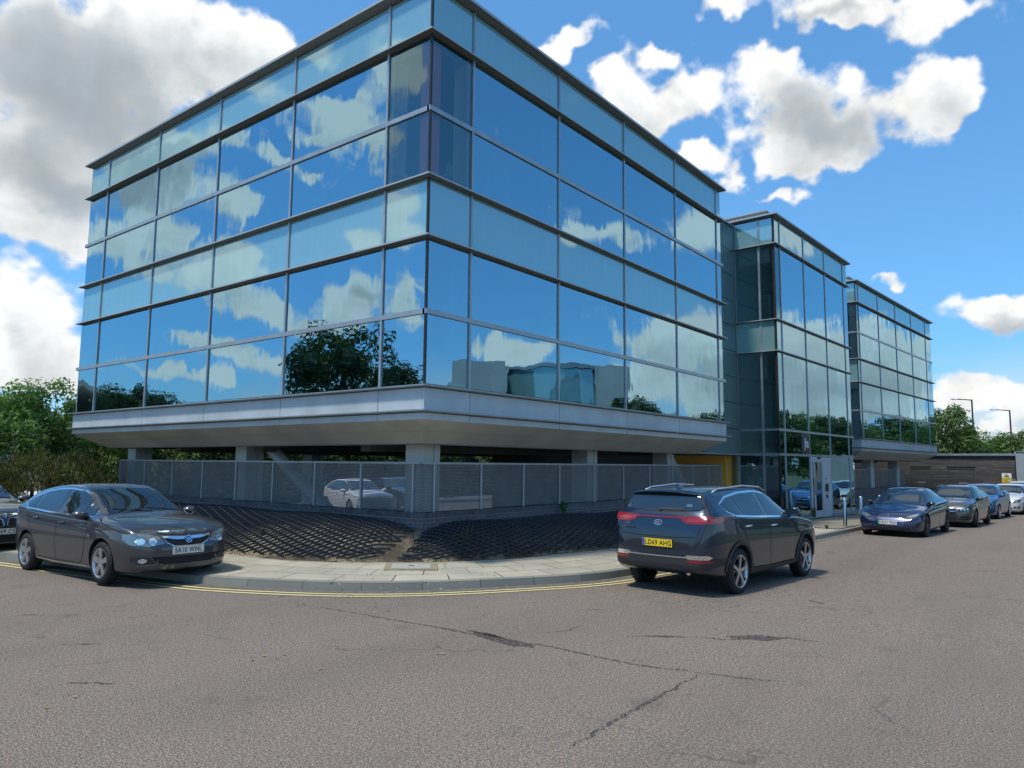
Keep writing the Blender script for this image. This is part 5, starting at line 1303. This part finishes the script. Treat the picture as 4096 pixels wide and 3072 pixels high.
# bronze sprays shrub behind the parked cars on the left
def shrub(label,loc,rx,ry,rz,seed,mat,n,per,ls,group=None,spray=False,shape=.4,cz=None,cr=.32):
    r=random.Random(seed); root=thing('shrub',label,'shrub',(loc[0],loc[1],0),0,group)
    cl=crown_clumps(r,0,0,rz*.35 if cz is None else cz,rx,ry,rz*.72,n,cr,.75)
    leaves('foliage',cl,per,ls,mat,root,seed,spray=spray,shape=shape)
    mb=MB()
    for c in cl[::6]: mb.tube([(c[0]*.15,c[1]*.15,0),(c[0]*.6,c[1]*.6,c[2]*.6),c[:3]],[.03,.02,.008],5,cap=False)
    mk('stems',mb,M['bark'],root); return root
shrub('bronze green shrub with feathery upright sprays, beside the left end of the metal screen',(-.1,15.9),1.9,1.6,2.1,21,M['leaf_brown'],150,90,.085,'shrubs beyond the left pavement',True,.28)
shrub('bronze green feathery shrub behind the dark grey hatchback',(-2.2,17.6),2.0,1.7,2.15,22,M['leaf_brown'],150,90,.085,'shrubs beyond the left pavement',True,.28)
shrub('bronze green feathery shrub at the left edge above the saloon',(-3.9,20.5),2.2,2.2,2.3,23,M['leaf_brown'],130,90,.09,'shrubs beyond the left pavement',True,.28)
tree('tall pale green bamboo-like tree with fine leaves at the left end of the glass block',(.6,19.3),4.7,1.8,2.0,31,M['leaf_light'],110,110,.10,cr=.42,trunk=.07)
tree('dark green tree behind the pale bamboo-like tree at the left edge',(-2.6,24.5),3.9,2.6,1.7,32,M['leaf_dark'],90,110,.13,cr=.6)
tree('rounded mid green tree under the left soffit corner',(3.6,18.6),3.4,1.9,1.5,33,M['leaf_mid'],80,100,.10,cr=.45,trunk=.08)
hb=thing('hedge','tall dark ivy covered hedge seen under the corner block','hedge',(0,0,-.3))
r=random.Random(40); cl=[(r.uniform(3.5,31),24.5+r.gauss(0,.5)+ (0),r.uniform(.3,3.7),.6) for _ in range(300)]
leaves('foliage',cl,75,.15,M['leaf_dark'],hb,41)
cl=[(32+r.gauss(0,.6),r.uniform(8,24),r.uniform(.3,3.6),.7) for _ in range(110)]
leaves('foliage',cl,70,.17,M['leaf_dark'],hb,42)
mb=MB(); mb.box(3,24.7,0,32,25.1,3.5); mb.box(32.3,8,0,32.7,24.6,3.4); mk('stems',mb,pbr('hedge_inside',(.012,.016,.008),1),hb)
tt=[((55,-.4),7.3,2.2,2.9,'large round green tree rising beside the right end of the far office block'),
 ((58.5,-1.2),5.6,2.3,1.9,'sparse green tree behind the timber shed between the two lamp posts'),
 ((60,-4.0),5.3,1.9,1.8,'low broad green tree behind the shed near the right edge'),
 ((63,-8.2),5.8,2.6,2.2,'green tree cut off by the right edge behind the grey wall'),
 ((57,5.5),6.6,2.4,2.4,'green tree mostly hidden behind the far office block')]
for k,(loc,h,rx,rz,lb) in enumerate(tt):
    tree(lb,loc,h,rx,rz,50+k,M['leaf_mid'] if k!=1 else M['leaf_light'],70,85,.16,'trees beyond the timber shed',cr=.62)
# trees across the street, seen in the glass
tree('big dark tree across the side street, mirrored in the lower left windows',(-10.2,14.6),7.6,2.7,2.9,61,M['leaf_dark'],110,120,.13,cr=.6)
tree('lower dark tree across the side street, mirrored at the left end of the glass',(-12,36),6.2,3.0,2.4,62,M['leaf_dark'],90,100,.17,cr=.7)
proto=[tree('broad green street tree opposite, mirrored in the entrance glass',(27,-15.5),5.6,3.0,2.6,70,M['leaf_mid'],90,100,.18,'trees along the far side of the street',cr=.7,lowtrunk=.15)]
proto.append(tree('taller dark green street tree opposite the far office block',(34,-14.5),6.6,2.8,3.0,71,M['leaf_dark'],90,100,.18,'trees along the far side of the street',cr=.7,lowtrunk=.15))
for k,(x,y,s) in enumerate([(40,-15.5,1.05),(46,-14,1.0),(52,-15.5,1.2),(59,-14,1.05),(66,-16,1.3),(75,-15,1.2),(86,-17,1.4),(98,-16,1.5)]):
    c=copy_tree(proto[k%2]); c.location=(x,y,gz(x)-.1); c.rotation_euler=(0,0,k*1.3); c.scale=(s,s,s)
    c['label']=['green street tree opposite, third from the entrance','green street tree opposite, fourth from the entrance','green street tree opposite, fifth from the entrance','green street tree opposite, sixth from the entrance','green street tree opposite, seventh from the entrance','green street tree opposite, eighth from the entrance','green street tree opposite, ninth from the entrance','green street tree opposite, farthest from the entrance'][k]
# ------------------------------------------------------------------ shed, grey wall, sign, lamps, bollards
def m_wood():
    m,t,o=newmat('weathered_boards'); tc=t.n('ShaderNodeTexCoord').outputs['Object']
    s=t.n('ShaderNodeSeparateXYZ',{0:tc}).outputs
    row=t.math('FLOOR',t.math('DIVIDE',s[2],.11))
    st=t.n('ShaderNodeCombineXYZ',{0:t.math('MULTIPLY',s[1],.9),1:row,2:0.0}).outputs[0]
    rn=t.n('ShaderNodeTexWhiteNoise',{0:row},noise_dimensions='1D') if False else None
    n=t.noise(t.n('ShaderNodeCombineXYZ',{0:t.math('MULTIPLY',s[1],.35),1:t.math('MULTIPLY',row,7.3),2:0.0}).outputs[0],1.0,4,.7)
    g=t.noise(t.n('ShaderNodeMapping',{0:tc,3:(1,1.5,26)}).outputs[0],1.5,4,.6)
    c=t.ramp(n,[(.3,(.050,.047,.045)),(.5,(.095,.087,.080)),(.7,(.18,.16,.145))])
    c=t.mix(t.mr(g,.4,.7,0,.5),c,(.05,.045,.04))
    p=t.n('ShaderNodeBsdfPrincipled',{'Base Color':c,'Roughness':.85}); t.t.links.new(p.outputs[0],o.inputs[0]); return m
M['wood']=m_wood()
sh=thing('timber_shed','long flat roofed shed clad in dark weathered horizontal boards at the street end','shed',(48,0,-.55))
SX=0
mb=MB(); z=0.02; doors=[(-2.9,-1.3),(-.3,.9)]
k=0
while z<3.26:
    h=.105
    segs=[(-5.1,4.5)]
    for d0_,d1_ in doors:
        if z<2.45:
            ns=[]
            for a,b in segs: ns+= [(a,d0_-.04),(d1_+.04,b)] if a<d0_<b else [(a,b)]
            segs=ns
    for a,b in segs: mb.box(-.03+.006*(k%2),a,z,.0,b,z+h-.012)
    z+=h; k+=1
mk('wall',mb,M['wood'],sh)
mb=MB(); mb.box(.005,-5.1,0,7,4.5,3.2); mk('shed_body',mb,M['under'],sh)
for d0_,d1_ in doors:
    mb=MB(); z=.03
    while z<2.4: mb.box(-.02,d0_+.03,z,.003,d1_-.03,z+.09); z+=.105
    d=mk('door',mb,M['wood'],sh)
    mb=MB(); mb.box(-.05,d0_-.035,0,.0,d0_+.02,2.45); mb.box(-.05,d1_-.02,0,.0,d1_+.035,2.45); mb.box(-.05,d0_+.02,2.41,.0,d1_-.02,2.46); mk('door_frame',mb,pbr('door_post',(.10,.085,.07),.8),d)
    mb=MB(); mb.box(-.03,(d0_+d1_)/2-.3,1.42,-.02,(d0_+d1_)/2+.15,1.5); mk('door_plate',mb,M['galv'],d)
mb=MB(); mb.box(-.16,-5.2,3.27,7.1,4.6,3.41); mk('roof',mb,M['alu'],sh)
sn=thing('cctv_sign','yellow and white security camera warning sign on the dark boarded shed','sign',(47.93,-4.62,.88))
mb=MB(); mb.box(0,-.26,.42,.012,.26,.72,0); mb.box(0,-.26,.12,.012,.26,.418,1); mb.box(0,-.20,-.10,.012,.20,.08,0); mk('board',mb,[M['wtxt'],M['ply']],sn)
mb=MB(); q=[(-.003,.17,.46),(-.003,-.17,.46),(-.003,0,.70)]; mb.add(q,[(0,1,2)]); mk('warning_triangle',mb,M['ink'],sn)
mb=MB(); mb.add([(-.006,.125,.485),(-.006,-.125,.485),(-.006,0,.662)],[(0,1,2)]); mk('warning_triangle_face',mb,M['ply'],sn)
mb=MB(); mb.obox((-.012,.0,.54),(.004,0,0),(0,.06,.018),(0,-.006,.02)); mb.obox((-.012,-.055,.515),(.004,0,0),(0,.02,0),(0,0,.008)); mk('camera_symbol',mb,M['ink'],sn)
text('sign_lettering','CAUTION',.10,M['ink'],sn,(-.004,0,.355),(R(90),0,R(-90)),.85,.001)
text('sign_lettering','CCTV IN\nOPERATION',.07,M['ink'],sn,(-.004,0,.22),(R(90),0,R(-90)),.85,.001)
gw=thing('grey_wall','smooth pale grey rendered pier and wall at the right edge beside the shed','wall',(47.6,-5.18,-.56))
mb=MB(); mb.box(0,-.75,0,.6,0,3.52); mb.box(.15,-6,0,.5,-.752,3.3); mk('render',mb,pbr('grey_render',(.30,.34,.36),.7,nz=(1,.1)),gw)
mb=MB(); mb.box(-.05,-.78,3.52,.65,.03,3.56); mk('coping',mb,M['alu'],gw)
def lamp(label,loc,h,arm):
    L=thing('street_lamp',label,'street lamp',loc,0,'street lamps beyond the shed')
    dk=pbr('lamp_column_paint',(.030,.034,.045),.5) if 'lcol' not in M else M['lcol']; M['lcol']=dk
    mb=MB(); mb.tube([(0,0,0),(0,0,1.2),(0,0,1.25),(0,0,h)],[.11,.11,.085,.06],12); mk('column',mb,dk,L,smooth=30)
    mb=MB(); mb.tube([(0,0,h-.05),(0,arm*.5,h+.02),(0,arm,h+.06)],[.045,.04,.035],8); mk('arm',mb,dk,L,smooth=True)
    mb=MB(); mb.lathe([(arm*.75,.0001),(arm*.80,.07),(arm*1.05,.13),(arm*1.35,.12),(arm*1.5,.03),(arm*1.52,.0001)],14,'y',(0,0,0)); mb.v=[(v[0],v[1],h+.08+v[2]*.45) for v in mb.v]; mk('lantern',mb,M['galv'],L,smooth=50)
lamp('tall dark street lamp behind the shed, the left and higher of two',(61,-1.5,-.6),8.05,1.0)
lamp('dark street lamp behind the shed near the right edge, the lower of two',(68,-3.5,-.65),7.6,1.0)
protoB=None
for k,(x,y,lb) in enumerate([(16.79,-2.66,'brushed steel bollard nearest the camera on the entrance kerb'),(19.6,-2.5,'brushed steel bollard in front of the deep blue saloon, middle of three'),(22.5,-2.5,'brushed steel bollard mostly hidden by the deep blue saloon')]):
    if protoB is None:
        b=thing('bollard',lb,'bollard',(x,y,gz(x)+.13),0,'steel bollards at the entrance')
        mb=MB(); mb.lathe([(0,.058),(.915,.058),(.925,.050),(.925,.0001)],28,'z'); mk('post',mb,M['steel'],b,smooth=40)
        mb=MB(); mb.lathe([(0,.08),(.012,.08),(.012,.0585)],28,'z'); mk('collar',mb,M['galv'],b,smooth=30); protoB=b
    else:
        b=copy_tree(protoB); b.location=(x,y,gz(x)+.13); b['label']=lb
# weeds and litter
def weed(label,x,y,z,h,n,seed,mat,name='weed',ls=.05):
    r=random.Random(seed); w=thing(name,label,'plant',(x,y,z),0,'weeds around the building')
    mb=MB(); cl=[]
    for k in range(n):
        a=r.random()*6.28; q=r.random()*h*.35
        p=(math.cos(a)*q,math.sin(a)*q,h*(.55+.5*r.random())); mb.tube([(0,0,0),(p[0]*.4,p[1]*.4,p[2]*.6),p],[.006,.005,.003],4,cap=False)
        for j in range(4): f=.4+.2*j; cl.append((p[0]*f,p[1]*f,p[2]*f,ls*.8))
    mk('stems',mb,M['bark'],w); leaves('foliage',cl,7,ls,mat,w,seed)
weed('small green weed growing at the foot of the entrance door',19.3,-.95,-.04,.42,7,80,M['leaf_mid'])
weed('yellow green weed growing through the bank beside the dwarf wall',5.9,1.02,.70,.36,6,81,M['leaf_light'])
weed('dry brown weed stalks in the bank near the corner',1.6,.35,.30,.42,6,82,M['leaf_brown'],ls=.02)
weed('small reddish dry weed in the left bank',-.35,4.2,.40,.16,6,83,M['leaf_brown'],ls=.03)
weed('small green weed at the kerb beside the bollard',15.2,-2.5,-.02,.14,5,84,M['leaf_mid'],ls=.03)
r=random.Random(90); mb=MB()
def litter(n,fx):
    for k in range(n):
        x,y,z=fx(); a=r.random()*6.28; s=.012+.02*r.random()
        u=Vector((math.cos(a),math.sin(a),r.uniform(-.3,.3)))*s; v=Vector((-math.sin(a),math.cos(a),r.uniform(-.2,.5)))*s*.6; p=Vector((x,y,z+.008))
        mb.add([p-u,p+v,p+u,p-v],[(0,1,2,3)])
litter(260,lambda:(lambda x:(x,-2.95-.02-abs(r.gauss(0,.13)),gz(x)+.004))(r.uniform(6.5,22)))
litter(60,lambda:(lambda x:(x,-2.75-abs(r.gauss(0,.12)),gz(x)+.004))(r.uniform(2.6,6)))
litter(70,lambda:(r.uniform(-2.6,1.6),r.uniform(-1.9,.2),.145))
litter(40,lambda:(r.uniform(-9,4),r.uniform(-7,-1.5),.004))
litter(90,lambda:(lambda x:(x,-.78+r.gauss(0,.12),gz(x)+.155))(r.uniform(16.8,25)))
lo=mk('leaf_litter',mb,pbr('dry_leaves',(.30,.22,.10),.9,nz=(4,.6))); lo['kind']='stuff'
# ------------------------------------------------------------------ buildings behind the camera and far left
ob_=thing('grey_office','grey clad office with a curved green glass stair drum across the street','office building',(36.6,-29.3,-.4),R(50))
mb=MB(); mb.box(-3,-7,0,1.5,6,9.8); mb.box(8.2,-7,0,11,2,10.0); mk('wall',mb,pbr('grey_cladding_far',(.36,.41,.42),.5,nz=(.5,.1)),ob_)
mb=MB(); mb.lathe([(0,4.3),(9.6,4.3)],40,'z',(5,-1,0)); mk('glass_drum',mb,M['spandrel'],ob_,smooth=30)
mb=MB(); mb.lathe([(9.6,4.5),(9.9,4.5),(9.9,.0001)],40,'z',(5,-1,0)); mk('roof',mb,M['alu'],ob_,smooth=30)
def hall(label,loc,rz,w,d,h,rise):
    o=thing('curved_roof_hall',label,'warehouse',loc,rz); mb=MB(); mb.box(-w/2,-d/2,0,w/2,d/2,h); mk('wall',mb,pbr('hall_wall',(.52,.50,.46),.7,nz=(.3,.1)),o)
    mb=MB(); n=24
    for i in range(n):
        a=-w/2-1+(w+2)*i/n; b=-w/2-1+(w+2)*(i+1)/n; f=lambda x:h+rise*(1-(x/(w/2+1))**2)
        mb.add([(a,-d/2-1,f(a)),(b,-d/2-1,f(b)),(b,d/2+1,f(b)),(a,d/2+1,f(a)),(a,-d/2-1,f(a)-.5),(b,-d/2-1,f(b)-.5),(b,d/2+1,f(b)-.5),(a,d/2+1,f(a)-.5)],[(0,1,2,3),(0,4,5,1),(4,7,6,5),(2,6,7,3)])
    mk('roof',mb,pbr('hall_roof',(.50,.47,.41),.6,nz=(.2,.1)),o)
hall('distant beige hall with a low curved roof behind the trees on the left',(-8,92,0),R(-12),72,30,4.5,7.0)
hall('large hall with a low curved roof up the side street, mirrored in the glass',(-36,80,0),R(25),44,24,3.4,3.6)
